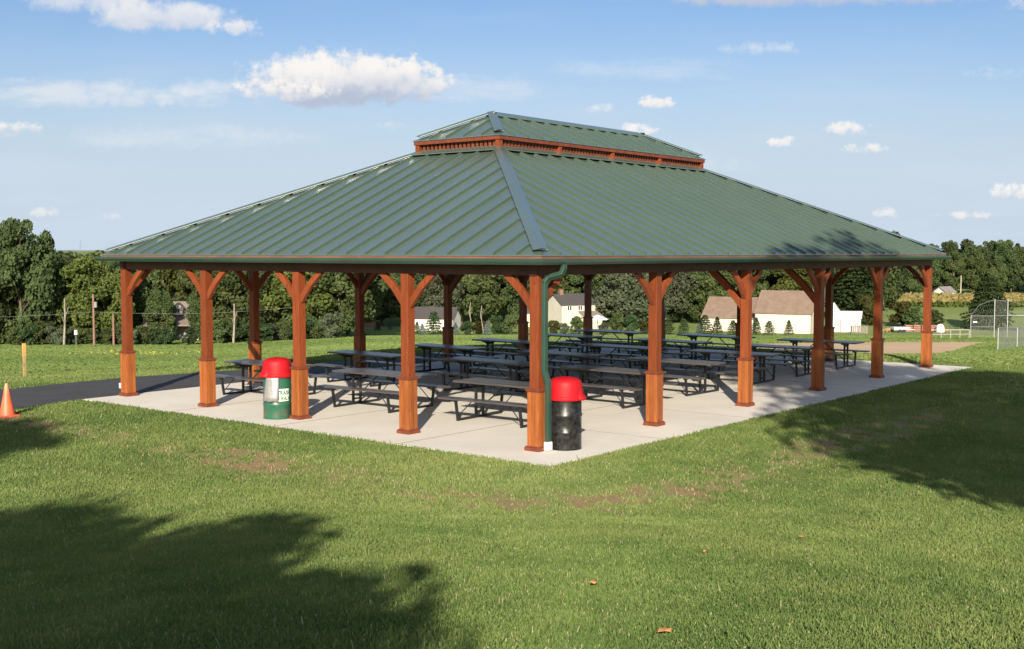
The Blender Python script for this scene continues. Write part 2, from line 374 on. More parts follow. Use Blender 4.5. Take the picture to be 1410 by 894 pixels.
# ------------------------------------------------------------------ ground
def axis(fine_lo, fine_hi, step, lo, hi, grow=1.09):
    a = list(np.arange(fine_lo, fine_hi, step)); s = step; x = a[-1]
    while x < hi: s *= grow; x += s; a.append(x)
    s = step; x = a[0]; pre = []
    while x > lo: s *= grow; x -= s; pre.append(x)
    return np.array(pre[::-1]+a)
def grid_mesh(name, Ds, Ls, m, dz=0, tintf=None):
    DD, LL = np.meshgrid(Ds, Ls, indexing='ij')
    X = CAM.x + DD*math.cos(YAW) + LL*math.sin(YAW); Y = CAM.y + DD*math.sin(YAW) - LL*math.cos(YAW)
    Z = h(X, Y)+dz; nD, nL = DD.shape
    idx = np.arange(nD*nL).reshape(nD, nL)
    Fc = np.stack([idx[:-1,:-1], idx[:-1,1:], idx[1:,1:], idx[1:,:-1]], -1).reshape(-1, 4)[:, ::-1]
    t = tintf(X, Y).ravel() if tintf else None
    return mesh_np(name, np.stack([X, Y, Z], -1).reshape(-1, 3), Fc, m, tint=t, smooth=True)
Ds = axis(2, 48, .3, -160, 3600, 1.035); Ls = axis(-24, 24, .3, -2600, 2600, 1.05)
g = grid_mesh('ground', Ds, Ls, lawn, tintf=lambda x, y: bare_mask(x, y)*(1-sstep(30, 45, np.hypot(x-CAM.x, y-CAM.y))))
tag(g, kind='structure')

# asphalt path along the far long side of the pad
xs = np.concatenate([np.arange(-60, -8, 2.), np.arange(-8, 14.01, .5)])
def road_hi(x): return np.interp(x, [-60,-1.3,2.2,5.7,9.4,14], [15.6,15.75,15.9,15.1,14.7,14.2])
def road_lo(x): return np.interp(x, [-60,-2.7,-1.3,14], [11.6,12.1,12.50,12.50])
vs = []; fs = []
for i, x in enumerate(xs):
    for j in range(7):
        y = road_lo(x)+(road_hi(x)-road_lo(x))*j/6; y += (.05*math.sin(x*3.1)+.03*math.sin(x*7.7))*(j == 6)
        vs.append((x, y, max(hz(x, y), -.03)+.028))
for i in range(len(xs)-1):
    for j in range(6): a = i*7+j; fs.append((a, a+7, a+8, a+1)[::-1])
mb = MB(); mb.add(vs, fs); road = mb.build('road', asphalt, smooth=True); tag(road, kind='structure')

# infield of the ball field: one conforming sheet
def patch(name, us, nears, fars, m, dz=.05, nu=90, nd=16):
    U_ = np.linspace(us[0], us[-1], nu); lo = np.interp(U_, us, nears); hi = np.interp(U_, us, fars)
    lo = lo + (fbm(U_*.08, U_*0+3, 3)-.45)*1.5; V_ = []
    for i in range(nu):
        for j in range(nd+1):
            D = lo[i]+(hi[i]-lo[i])*j/nd; p = CAM+FH*D+rt*((U_[i]-705)/F*D); V_.append((p.x, p.y, hz(p.x, p.y)+dz))
    idx = np.arange(nu*(nd+1)).reshape(nu, nd+1)
    Fc = np.stack([idx[:-1,:-1], idx[1:,:-1], idx[1:,1:], idx[:-1,1:]], -1).reshape(-1, 4)
    o = mesh_np(name, np.array(V_), Fc, m, smooth=True); tag(o, kind='structure'); return o
dirt = mat('infield_dirt', (.52,.36,.21), .95, var=.12, vscale=.4, bump=.3, bscale=5)
patch('infield_dirt', [1040,1100,1180,1240,1290,1312,1330,1348,1362], [74,66,60,60,63,70,82,93,96], [92,95,98,99,99,99,99,99,98], dirt)

# ------------------------------------------------------------------ pad
mb = MB(); mb.box(PX0, PX1, PY0, PY1, -.14, 0)
pad = mb.build('concrete_pad', concrete, bev=.012); tag(pad, kind='structure')

joint_mat = mat('joint_dark', (.20,.18,.15), .95)  # dark grey-brown colour of the control joint strips
s = MB()
for k in (1, 2, 3, 4, 5): xj = PX0+(PX1-PX0)*k/6; s.box(xj-.007, xj+.007, PY0+.02, PY1-.02, .0005, .0025)
for k in (1, 2, 3): yj = PY0+(PY1-PY0)*k/4; s.box(PX0+.02, PX1-.02, yj-.007, yj+.007, .003, .0045)
jo = s.build('control_joints', joint_mat, pad)

# ------------------------------------------------------------------ pavilion
a_, b_, A, B = 3.052, 3.7555, 4*3.052, 5*3.7555
HP, HE, O = 2.992, 3.339, .391
CW_, CB, EX, ZE, RZ = 4.859, 5.72, 4.754, 6.04, 6.688
SL = (CB-HE)/(CW_+O)
pav = empty('pavilion', (0, 0, 0))
tag(pav, 'open picnic pavilion with stained cedar posts and a green metal hip roof with cupola', 'pavilion')

# posts
def post_proto():
    s = MB(); s.box(-.094, .094, -.094, .094, .0, HP); p = s.build('post', post_wood, pav, bev=.006)
    wb = MB()                                           # boxed base of vertical boards with shallow grooves
    wb.box(-.117, .117, -.117, .117, .03, 1.03)
    for k in range(3):
        x0 = -.122+k*.0823
        for sgn in (-1, 1):
            wb.box(x0+.003, x0+.0763, sgn*.117-.007, sgn*.117+.007, .05, 1.03)
            wb.box(sgn*.117-.007, sgn*.117+.007, x0+.003, x0+.0763, .052, 1.028)
    wb.build('base_wrap', wrap_wood, p, bev=.002)
    c = MB(); c.box(-.15, .15, -.15, .15, 1.03, 1.055); c.box(-.138, .138, -.138, .138, 1.012, 1.03); c.box(-.118, .118, -.118, .118, 1.055, 1.075); c.build('cap_moulding', trim_wood, p, bev=.003)
    c = MB(); c.box(-.158, .158, -.158, .158, .0, .065); c.box(-.14, .14, -.14, .14, .065, .08); c.build('plinth', trim_wood, p, bev=.004)
    return p
pp = post_proto(); first = True; posts = []
for i in range(6):
    for j in range(5):
        if i in (0, 5) or j in (0, 4):
            o = pp if first else copy_tree(pp, pav); first = False
            o.location = (i*b_, j*a_, 0); posts.append((i, j))
# perimeter beams: double header boards
def beam(x0, x1, y0, y1):
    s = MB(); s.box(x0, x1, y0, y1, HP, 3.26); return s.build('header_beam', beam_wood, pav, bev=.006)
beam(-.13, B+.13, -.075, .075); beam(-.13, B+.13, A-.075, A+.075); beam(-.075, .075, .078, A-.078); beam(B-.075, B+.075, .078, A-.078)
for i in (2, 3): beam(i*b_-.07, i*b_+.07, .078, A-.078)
# knee braces
def brace(p, dx, dy, ln=.56, wd=.085, th=.125):
    s = MB(); x, y = p
    q0 = Vector((x+dx*.09, y+dy*.09, HP-ln)); q1 = Vector((x+dx*(.09+ln), y+dy*(.09+ln), HP))
    mid = (q0+q1)/2 + Vector((dx, dy, -1)).normalized()*-.035
    s.bar(q0-Vector((dx,dy,1))*.03, mid, wd, th); s.bar(mid-(mid-q0)*.02, q1+Vector((dx,dy,1))*.02, wd, th)
    s.build('knee_brace', post_wood, pav, bev=.006)
for (i, j) in posts:
    p = (i*b_, j*a_)
    if j in (0, 4):
        if i > 0: brace(p, -1, 0)
        if i < 5: brace(p, 1, 0)
    if i in (0, 5):
        if j > 0: brace(p, 0, -1)
        if j < 4: brace(p, 0, 1)
    if i in (2, 3) and j in (0, 4): brace(p, 0, 1 if j == 0 else -1, ln=.78, wd=.12, th=.15)

# roof slopes, each with its seams
def roof_slope(parent, org, ex, ey, length, run, z0, slope, name='roof_panel', pitch=.53, sw=.034, sh=.055, start=None, th=.018):
    """org corner on eave, ex along the eave, ey inward; trapezoid (45 degree hips)"""
    org, ex, ey = Vector(org), Vector(ex), Vector(ey)
    P = lambda s, t, lift=0: org + ex*s + ey*t + Vector((0,0,z0+slope*t+lift))
    mb = MB(); L = length
    mb.add([P(0,0), P(L,0), P(L-run,run), P(run,run), P(0,0,-th), P(L,0,-th), P(L-run,run,-th), P(run,run,-th)],
           [(0,1,2,3), (7,6,5,4), (0,4,5,1), (1,5,6,2), (2,6,7,3), (3,7,4,0)])
    ng_ = len(mb.f); n = int(round(L/pitch)); pt = L/n
    for k in range(1, n):
        s = k*pt; t = min(s, L-s, run) - .09
        if t < .15: continue
        for (dx0, dx1, z1) in ((-sw/2, sw/2, sh),):
            vs = [P(s+dx0,-.004,.001), P(s+dx1,-.004,.001), P(s+dx1,t,.001), P(s+dx0,t,.001), P(s+dx0*.8,-.004,z1), P(s+dx1*.8,-.004,z1), P(s+dx1*.8,t,z1), P(s+dx0*.8,t,z1)]
            mb.add(vs, [(0,3,2,1),(4,5,6,7),(0,1,5,4),(1,2,6,5),(2,3,7,6),(3,0,4,7)])
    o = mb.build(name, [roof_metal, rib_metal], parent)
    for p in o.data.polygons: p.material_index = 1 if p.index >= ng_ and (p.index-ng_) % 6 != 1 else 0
    return o
roof = empty('roof', (0,0,0)); roof.parent = pav
W_, L_ = A+2*O, B+2*O; RUN = CW_+O
def four(parent, x0, x1, y0, y1, run_, z0, slope, **k):
    roof_slope(parent, (x0,y1,0), (0,-1,0), (1,0,0), y1-y0, run_, z0, slope, **k)
    roof_slope(parent, (x0,y0,0), (1,0,0), (0,1,0), x1-x0, run_, z0, slope, **k)
    roof_slope(parent, (x1,y0,0), (0,1,0), (-1,0,0), y1-y0, run_, z0, slope, **k)
    roof_slope(parent, (x1,y1,0), (-1,0,0), (0,-1,0), x1-x0, run_, z0, slope, **k)
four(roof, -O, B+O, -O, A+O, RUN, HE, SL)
# board ceiling just under the metal
s = MB(); zi = HE-.05; q = .03
c4 = [(-O+q,-O+q,zi),(B+O-q,-O+q,zi),(B+O-q,A+O-q,zi),(-O+q,A+O-q,zi)]; t4 = [(CW_,CW_,CB-.06),(B-CW_,CW_,CB-.06),(B-CW_,A-CW_,CB-.06),(CW_,A-CW_,CB-.06)]
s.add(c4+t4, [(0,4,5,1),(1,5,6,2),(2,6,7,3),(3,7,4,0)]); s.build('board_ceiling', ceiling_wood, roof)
# hip caps: folded metal following both slopes
def hip_cap(parent, p0, p1, n0, n1, wd=.17, lift=.078):
    """p0..p1 the hip line; n0, n1 unit eave directions of the two slopes (pointing away from the hip, level)"""
    p0, p1 = Vector(p0), Vector(p1); s = MB(); t = (p1-p0)
    for nv in (n0, n1):
        nv = Vector(nv)
    a = Vector(n0)*wd*1.2; c = Vector(n1)*wd*1.2; u = Vector((0,0,1))
    h0 = SLP = 0
    def prof(p):
        lift_ = u*lift
        return [p+a+lift_, p+u*(lift+.012), p+c+lift_, p+a+u*(lift-.014), p+c+u*(lift-.014)]
    A0, A1 = prof(p0), prof(p1)
    s.add(A0+A1, [(0,5,6,1),(1,6,7,2),(3,8,5,0),(2,7,9,4),(0,1,4,3),(1,2,4),(5,8,9,6),(6,9,7)])
    return s.build('hip_cap', roof_metal, parent)
def hips(parent, x0, x1, y0, y1, run_, z0, slope, **k):
    # moving along the eave keeps the height, so the cap wings stay on the slopes
    for (x, y, sx, sy) in ((x0,y0,1,1),(x1,y0,-1,1),(x0,y1,1,-1),(x1,y1,-1,-1)):
        p0 = (x+sx*.05, y+sy*.05, z0+slope*.05); p1 = (x+sx*run_, y+sy*run_, z0+slope*run_)
        wd = k.get('wd', .15)
        # on the slope facing -y/+y the level direction is x, on the other it is y; wings drop nothing in z
        hip_cap(parent, p0, p1, (sx*-0+sx, 0, 0) if False else (sx, 0, 0), (0, sy, 0), wd)
hips(roof, -O, B+O, -O, A+O, RUN, HE, SL)
# closure flashing round the cupola foot
s = MB(); vs_ = []
for ins, lf in ((CW_+.02, .085), (CW_-.21, .078), (CW_-.21, .062), (CW_+.02, .066)):
    zc_ = HE+SL*(ins+O)+lf; vs_ += [(ins,ins,zc_),(B-ins,ins,zc_),(B-ins,A-ins,zc_),(ins,A-ins,zc_)]
s.add(vs_, [(j*4+k, j*4+(k+1)%4, ((j+1)%4)*4+(k+1)%4, ((j+1)%4)*4+k)[::-1] for j in range(4) for k in range(4)])
s.build('flashing', roof_metal, roof)
# fascia board and gutters
def ring(name, m, o0, o1, z0, z1, parent, bev=0, shell=None):
    s = MB(); x0,x1,y0,y1 = -o1,B+o1,-o1,A+o1; t = o1-o0
    s.box(x0,x1,y0,y0+t,z0,z1); s.box(x0,x1,y1-t,y1,z0,z1); s.box(x0,x0+t,y0+t+.001,y1-t-.001,z0,z1); s.box(x1-t,x1,y0+t+.001,y1-t-.001,z0,z1)
    return s.build(name, m, parent, bev=bev)
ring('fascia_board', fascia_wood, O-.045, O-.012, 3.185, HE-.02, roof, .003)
gut = MB()
prof_ = [(0, 0), (.075, 0), (.10, .035), (.125, .06), (.125, .105), (.113, .105), (.113, .066), (.09, .042), (.07, .012), (0, .012)]
def gutter_run(p0, p1, out):
    p0, p1, out = Vector(p0), Vector(p1), Vector(out); s = MB(); n = len(prof_); vs = []
    for p, sg in ((p0, 1), (p1, -1)):
        t = (p1-p0).normalized()
        for (r_, z) in prof_: vs.append(p + out*r_ - t*sg*r_ + Vector((0,0,z)))
    fs = [(i, (i+1) % n, n+(i+1) % n, n+i) for i in range(n)]
    s.add(vs, fs); s.build('gutter', gutter_green, roof)
g0 = O-.010; gz = 3.175
gutter_run((-g0,A+g0,gz),(-g0,-g0,gz),(-1,0,0)); gutter_run((-g0,-g0,gz),(B+g0,-g0,gz),(0,-1,0)); gutter_run((B+g0,-g0,gz),(B+g0,A+g0,gz),(1,0,0)); gutter_run((B+g0,A+g0,gz),(-g0,A+g0,gz),(0,1,0))
# downspout on the near corner post
yy = -.094-.05; yo = -.158-.045
dp = [(.16, -g0-.06, gz+.01), (.16, -g0-.06, gz-.07), (.13, -g0-.03, gz-.16), (.06, yy-.04, gz-.22), (.02, yy, gz-.30), (.02, yy, 1.36), (.045, yo, 1.16), (.045, yo, .17)]
s = MB()
for i in range(len(dp)-1): s.bar(dp[i], Vector(dp[i+1])+(Vector(dp[i+1])-Vector(dp[i])).normalized()*.012, .105, .078, upv=(0,1,0) if i > 3 or i == 0 else (0,1,.2))
dsp = s.build('downspout', gutter_green, pav, bev=.012)
s = MB(); s.bar((.045, yo, .16), (.045, yo, .012), .122, .098, upv=(0,1,0)); s.build('drain_adapter', white_paint, dsp, bev=.01)
s = MB(); s.box(-.04, .04, .0, .05, .18, .30); ob = s.build('outlet_box', white_paint, pav); ob.location = (-.10, A+.12, 0)

# cupola
cup = empty('cupola', (0,0,0)); cup.parent = pav
cz0 = CB+.0; i0 = CW_
s = MB(); 
def rect_ring(s, ins, th, z0, z1, e=0):
    x0,x1,y0,y1 = ins,B-ins,ins,A-ins
    s.box(x0-e,x1+e,y0-e,y0+th,z0,z1); s.box(x0-e,x1+e,y1-th,y1+e,z0,z1); s.box(x0-e,x0+th,y0+th+.001,y1-th-.001,z0,z1); s.box(x1-th,x1+e,y0+th+.001,y1-th-.001,z0,z1)
rect_ring(s, i0, .05, cz0-.03, cz0+.055); s.build('sill_board', trim_wood, cup)
s = MB(); rect_ring(s, i0-.02, .05, ZE-.10, ZE-.045); rect_ring(s, EX+.02, .03, ZE-.105, ZE-.012); s.build('fascia_board', trim_wood, cup, bev=.003)
s = MB()
def slats(s, p0, p1):
    p0, p1 = Vector(p0), Vector(p1); n = int((p1-p0).length/.125); t = (p1-p0).normalized()
    for k in range(n+1):
        c_ = p0+(p1-p0)*k/n; s.bar(c_-Vector((0,0,.0)), c_+Vector((0,0,.21)), .07, .03, upv=(t.y, -t.x, 0))
zz = cz0+.04; ii = i0+.03
slats(s, (ii,ii,zz), (ii,A-ii,zz)); slats(s, (B-ii,ii,zz), (B-ii,A-ii,zz)); slats(s, (ii+.1,ii,zz), (B-ii-.1,ii,zz)); slats(s, (ii+.1,A-ii,zz), (B-ii-.1,A-ii,zz))
s.build('vent_slats', trim_wood, cup)
for k in range(5):
    for y in (i0, A-i0):
        x = i0+(B-2*i0)*k/4; s = MB(); s.box(x-.06, x+.06, y-.06, y+.06, cz0-.03, ZE-.10); s.build('cupola_post', post_wood, cup, bev=.004)
cr = empty('cupola_roof', (0,0,0)); cr.parent = cup
run2 = A/2-EX; sl2 = (RZ-ZE)/run2
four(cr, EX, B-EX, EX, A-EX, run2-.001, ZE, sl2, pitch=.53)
hips(cr, EX, B-EX, EX, A-EX, run2, ZE, sl2, wd=.13)
s = MB(); xa, xb, ym, zr = EX+run2-.04, B-EX-run2+.04, A/2, RZ+.084; wq = .15
s.add([(xa,ym-wq,zr-sl2*wq),(xb,ym-wq,zr-sl2*wq),(xb,ym,zr),(xa,ym,zr),(xa,ym+wq,zr-sl2*wq),(xb,ym+wq,zr-sl2*wq),(xa,ym-wq,zr-sl2*wq-.05),(xb,ym-wq,zr-sl2*wq-.05),(xa,ym+wq,zr-sl2*wq-.05),(xb,ym+wq,zr-sl2*wq-.05)],
      [(0,1,2,3),(3,2,5,4),(0,6,7,1),(4,5,9,8),(0,3,4,8,6),(1,7,9,5,2)]); s.build('ridge_cap', roof_metal, cr)

# ------------------------------------------------------------------ picnic tables (long axis along Y)
def table_proto():
    t = empty('picnic_table')
    hw = .36; L2 = 1.22
    s = MB()
    for k in range(5):
        x0 = -hw+k*.1455; s.box(x0, x0+.138, -L2, L2, .722, .762)
    s.build('tabletop', plank, t, bev=.004)
    for sg in (-1, 1):
        s = MB()
        for k in range(2): x0 = sg*.70-.135+k*.137; s.box(x0, x0+.132, -L2, L2, .428, .464)
        s.build('bench_seat', plank, t, bev=.004)
    for sg in (-1, 1):
        y = sg*.80; s = MB(); tb = .046
        s.bar((-.72,y,.025),(.72,y,.025),tb,tb)                                             # floor rail
        for q in (-1, 1):
            s.bar((q*.115,y,.045),(q*.115,y,.69),tb,tb)                                     # twin uprights
            s.bar((q*.70,y,.045),(q*.76,y,.40),tb,tb)                                       # bench uprights
            s.bar((q*.83,y,.415),(q*.56,y,.415),tb,.03)
        s.bar((-.34,y,.706),(.34,y,.706),tb,.035)                                           # top bearer with shaped gusset
        s.add([(-.28,y-.004,.69),(.28,y-.004,.69),(.13,y-.004,.61),(-.13,y-.004,.61),(-.28,y+.004,.69),(.28,y+.004,.69),(.13,y+.004,.61),(-.13,y+.004,.61)],
              [(0,3,2,1),(4,5,6,7),(0,1,5,4),(1,2,6,5),(2,3,7,6),(3,0,4,7)])
        s.bar((-.115,y,.13),(.115,y,.13),tb,.03)
        s.build('end_frame', black_steel, t)
        MB().tube([(0,sg*.12,.71),(0,sg*.77,.20)],.016,6).build('diagonal_brace', black_steel, t)
        for q in (-1, 1): MB().tube([(q*.66,sg*.45,.43),(q*.70,sg*.79,.10)],.011,6).build('bench_brace', black_steel, t)
    return t
tp = table_proto(); first = True
cols = [('left', 9.85, [1.88,5.28,8.3,10.95,13.9,16.4]), ('middle', 6.12, [2.0,5.75,8.5,11.25,14.0,16.7]), ('right', 2.62, [2.1,5.75,8.5,11.5,14.05,16.85])]
ordn = ['first', 'second', 'third', 'fourth', 'fifth', 'sixth']
tilt = {(0,0): .03, (1,0): .05, (2,0): .03}
for ci, (side, yc, xsr) in enumerate(cols):
    for ri_, x in enumerate(xsr):
        o = tp if first else copy_tree(tp); first = False
        o.location = (x+.37+rnd.uniform(-.07,.07), yc+rnd.uniform(-.09,.09), 0); o.rotation_euler.z = tilt.get((ci,ri_), rnd.uniform(-.055,.055))
        row = 'front row nearest the drums' if ri_ == 0 else ('back row by the ball field' if ri_ == 5 else ordn[ri_]+' row from the front')
        colw = {'left': 'file beside the asphalt path', 'middle': 'middle file', 'right': 'file beside the lawn'}[side]
        tag(o, f'brown board picnic table, {colw}, {row}', 'picnic table', 'picnic tables on the concrete pad')

# ------------------------------------------------------------------ trash drums
def drum(name, loc, m, label, rz):
    t = empty(name, loc, rz); tag(t, label, 'trash can', 'drum trash cans under the pavilion')
    pr = [(.285,0),(.29,.012),(.283,.02),(.283,.27),(.288,.278),(.294,.29),(.288,.302),(.283,.31),(.283,.56),(.288,.568),(.294,.58),(.288,.592),(.283,.60),(.283,.85),(.292,.86),(.292,.875),(.25,.875)]
    MB().lathe(pr, 48).build('drum_body', m, t, smooth=True)
    dp_ = [(.30,.850),(.324,.856),(.326,.872),(.314,.882),(.312,.915),(.300,.928),(.298,.96),(.294,1.06),(.286,1.13),(.276,1.165),(.258,1.19),(.225,1.212),(.16,1.232),(.08,1.243),(.01,1.246)]
    l = MB().lathe(dp_, 48).build('dome_lid', red_plastic, t, smooth=True)
    s = MB()                                                # push flap on one side of the dome, its sill flaring out
    n = 12; vs = []
    for zq, rr in ((.852,.350),(.875,.372),(.905,.362),(.93,.335),(.955,.314),(1.02,.303),(1.11,.293)):
        for k in range(n+1):
            an = R(-38+76*k/n); e = (1-abs(2*k/n-1)**4)
            vs.append(((.27+(rr-.27)*e)*math.cos(an), (.27+(rr-.27)*e)*math.sin(an), zq))
    fs = [(r_*(n+1)+k, r_*(n+1)+k+1, (r_+1)*(n+1)+k+1, (r_+1)*(n+1)+k) for r_ in range(6) for k in range(n)]
    s.add(vs, fs); s.build('push_flap', red_plastic, l, smooth=True)
    return t
gd = drum('trash_drum', (-.21, 6.56, 0), green_drum, 'worn green steel drum with red dome lid and silver film hanging down its side', R(160))
bd = drum('trash_drum', (.47, -.25, 0), black_drum, 'scuffed black steel drum with red dome lid beside the green downspout', R(-62))
# silver film bag hanging over the green drum; its own angle, in the drum's frame
def on_drum(cx, w_, z0, z1, r_, skew=0, n=8, m_=6):
    vs = []
    for j in range(m_+1):
        for k in range(n+1):
            an = cx + (k/n-.5)*w_ + skew*j/m_; rr = r_(j/m_) + .006*math.sin(k*2.1+j); vs.append((rr*math.cos(an), rr*math.sin(an), z0+(z1-z0)*j/m_ + .01*math.sin(k*1.3)*(j == 0)))
    fs = [(j*(n+1)+k, j*(n+1)+k+1, (j+1)*(n+1)+k+1, (j+1)*(n+1)+k) for j in range(m_) for k in range(n)]
    return vs, fs
camdir = math.atan2(CAM.y-6.56, CAM.x+.21) - R(160)          # direction from the drum to the viewer, in drum frame
vs, fs = on_drum(camdir-.46, 1.0, .37, .90, lambda t: .345-.045*t, .10)
s = MB(); s.add(vs, fs); ob = s.build('silver_film', silver_film, gd, smooth=True); md = ob.modifiers.new('t', 'SOLIDIFY'); md.thickness = .012
vs, fs = on_drum(camdir+.50, .80, .37, .62, lambda t: .291, 0, 12, 1)
vs = [(v[0], v[1], .37 if i < 13 else .62) for i, v in enumerate(vs)]
vs = [(.292*math.cos(math.atan2(v[1], v[0])), .292*math.sin(math.atan2(v[1], v[0])), v[2]) for v in vs]
s = MB(); s.add(vs, fs); plate = s.build('sign_plate', white_paint, gd)
sign_green = mat('sign_green', (.015,.17,.08), .6)
def bent_text(txt, z, size, ang, parent, m, r_=.2955):
    cu = bpy.data.curves.new('tmp_text', 'FONT'); cu.body = txt; cu.size = size; cu.align_x = 'CENTER'; cu.offset = .004
    tmp = bpy.data.objects.new('tmp_text', cu); C.objects.link(tmp); bpy.context.view_layer.update()
    me = bpy.data.meshes.new_from_object(tmp.evaluated_get(bpy.context.evaluated_depsgraph_get())); bpy.data.objects.remove(tmp)
    for v in me.vertices:
        an = ang + v.co.x/r_; v.co = Vector((r_*math.cos(an), r_*math.sin(an), z+v.co.y))
    me.materials.clear(); me.materials.append(m); me.name = 'lettering'
    o = bpy.data.objects.new('lettering', me); C.objects.link(o); o.parent = parent
bent_text('TRASH', .505, .10, camdir+.50, plate, sign_green); bent_text('ONLY', .395, .10, camdir+.50, plate, sign_green)
s = MB(); vs, fs = on_drum(camdir+.05, .34, .365, .41, lambda t: .2905, 0, 6, 1)
vs = [(v[0], v[1], .365 if i < 7 else .41) for i, v in enumerate(vs)]; s.add(vs, fs); s.build('white_tape', white_paint, gd)

# ------------------------------------------------------------------ traffic cone, stake, posts
cone_mat = bpy.data.materials.new('faded_orange_plastic'); cone_mat.use_nodes = True
q = NB(cone_mat.node_tree); p_ = cone_mat.node_tree.nodes['Principled BSDF']; t_ = q.node('ShaderNodeTexCoord'); s_ = q.node('ShaderNodeSeparateXYZ'); q.put(s_.inputs[0], t_.outputs['Object'])
q.l.new(q.mix(q.m('ADD', q.rng(s_.outputs['Z'], .45, .72), q.rng(q.noise(t_.outputs['Object'], 9, 4), .55, .8, 0, .3), clamp=True), (.85,.13,.055), (.84,.28,.15)), p_.inputs['Base Color']); p_.inputs['Roughness'].default_value = .5
cz = hz(-3.56, 11.0)
ct = empty('traffic_cone', (-3.56, 11.12, cz)); tag(ct, 'faded orange traffic cone standing on the grass at the left edge', 'traffic cone')
MB().lathe([(.165,.03),(.158,.045),(.03,.70),(.024,.715),(.012,.715)], 28).build('cone_body', cone_mat, ct, smooth=True)
s = MB(); s.box(-.19,.19,-.19,.19,0,.032); s.build('cone_base', cone_mat, ct, bev=.01); ct.scale = (.95, .95, .96)
stake_wood = mat('stake_wood', (.34,.24,.10), .8, var=.3)
p = at(31, 33); st_ = empty('wooden_stake', p); tag(st_, 'short wooden stake with orange tip in the left field', 'stake')
s = MB(); s.box(-.045,.045,-.02,.02,-.05,.90); s.build('stake_shaft', stake_wood, st_, bev=.004)
s = MB(); s.box(-.047,.047,-.022,.022,.62,.97); s.build('orange_tip', mat('orange_paint', (.55,.30,.10), .7, var=.3), st_)

# ------------------------------------------------------------------ foliage prototypes
rs = np.random.RandomState(11)
def quads(centers, normals, size, tint, aspect=1.0):
    n = len(centers); r = rs.randn(n, 3); t1 = np.cross(normals, r); t1 /= np.linalg.norm(t1, axis=1)[:,None]+1e-9; t2 = np.cross(normals, t1)
    s = (size*(.6+.8*rs.rand(n)))[:,None] if np.ndim(size) == 0 else (size*(.6+.8*rs.rand(n)))[:,None]
    a, c = t1*s*.5, t2*s*.5*aspect
    k = .12*s*normals
    V_ = np.stack([centers-a*1.15-k, centers-c*.8+a*.1, centers+a*1.1-k, centers+c*.9-a*.15], 1).reshape(-1, 3)
    return V_, np.arange(4*n).reshape(n, 4), np.repeat(tint, 4)
def crown_mesh(name, height, radius, base, nl, nq, size, seed, shape='round', m=None, lob=(.22,.42)):
    r = np.random.RandomState(seed); lobes = []
    for k in range(nl):
        t = (k+.5)/nl; z = base+(height-base)*(.08+.90*t)
        if shape == 'round': prof = math.sin(math.pi*min(1, .16+.80*t))**.65
        elif shape == 'tall': prof = math.sin(math.pi*min(1, .12+.84*t))**.8
        else: prof = 1-.75*t
        a = r.rand()*6.283; rr = radius*prof*math.sqrt(r.rand())*.78
        lr = radius*(lob[0]+(lob[1]-lob[0])*r.rand())*(.55+.45*prof)
        lobes.append((rr*math.cos(a), rr*math.sin(a), min(z, height-lr*.8), lr))
    lobes = np.array(lobes); wgt = lobes[:,3]**2; wgt /= wgt.sum()
    li = r.choice(nl, nq, p=wgt); dv = r.randn(nq, 3); dv /= np.linalg.norm(dv, axis=1)[:,None]
    rad = lobes[li,3]*(.62+.48*r.rand(nq)**.6); fl = np.array([1,1,.8])
    P = lobes[li,:3]+dv*rad[:,None]*fl
    dist = np.linalg.norm((P[:,None,:]-lobes[None,:,:3])/fl, axis=2)/lobes[None,:,3]
    keep = (dist < .55).sum(1) == 0; P = P[keep]; dv = dv[keep]; li = li[keep]
    ltint = r.rand(nl)*.5
    # leaf clumps thin out along a noisy field so gaps show
    gap = fbm(P[:,0]*.9+P[:,2]*.6+seed, P[:,1]*.9-P[:,2]*.5+9, 3); kp = gap > .30; P = P[kp]; dv = dv[kp]; li = li[kp]
    nrm = dv+.75*r.randn(len(P), 3); nrm /= np.linalg.norm(nrm, axis=1)[:,None]
    V_, Fc, T = quads(P, nrm, size, np.clip(ltint[li]+.5*r.rand(len(P)), 0, 1))
    return mesh_np(name, V_, Fc, m, parent=False, tint=T), lobes
def conifer_mesh(name, height, radius, m, seed, nq=3500, size=.28, base=.3, power=1.0, droop=.25, levels=16):
    r = np.random.RandomState(seed); t = r.rand(nq)**.75; lev = np.floor(t*levels)/levels
    tt = np.clip(lev+.5/levels*r.rand(nq), 0, .999); a_l = r.rand(levels+1)*6.28
    nb = 9; br = np.floor(r.rand(nq)*nb); ang = br/nb*6.283+a_l[(lev*levels).astype(int)]+r.randn(nq)*.16
    bl = .75+.45*_lat[(br*7+lev*97).astype(int) & 255, (lev*31+seed).astype(int) & 255]
    rmax = radius*(1-tt)**power*bl+.04*radius; rr = rmax*r.rand(nq)**.5
    z = base+(height-base)*tt - droop*rr + r.randn(nq)*.03*height/levels*3
    P = np.stack([rr*np.cos(ang), rr*np.sin(ang), np.maximum(z, .03)], 1)
    nrm = np.stack([np.cos(ang)*.5, np.sin(ang)*.5, np.ones(nq)], 1)+.6*r.randn(nq, 3); nrm /= np.linalg.norm(nrm, axis=1)[:,None]
    V_, Fc, T = quads(P, nrm, size, np.clip(.15+.6*r.rand(nq)+.2*(rr/(rmax+1e-6)-.5), 0, 1), .7)
    return mesh_np(name, V_, Fc, m, parent=False, tint=T)
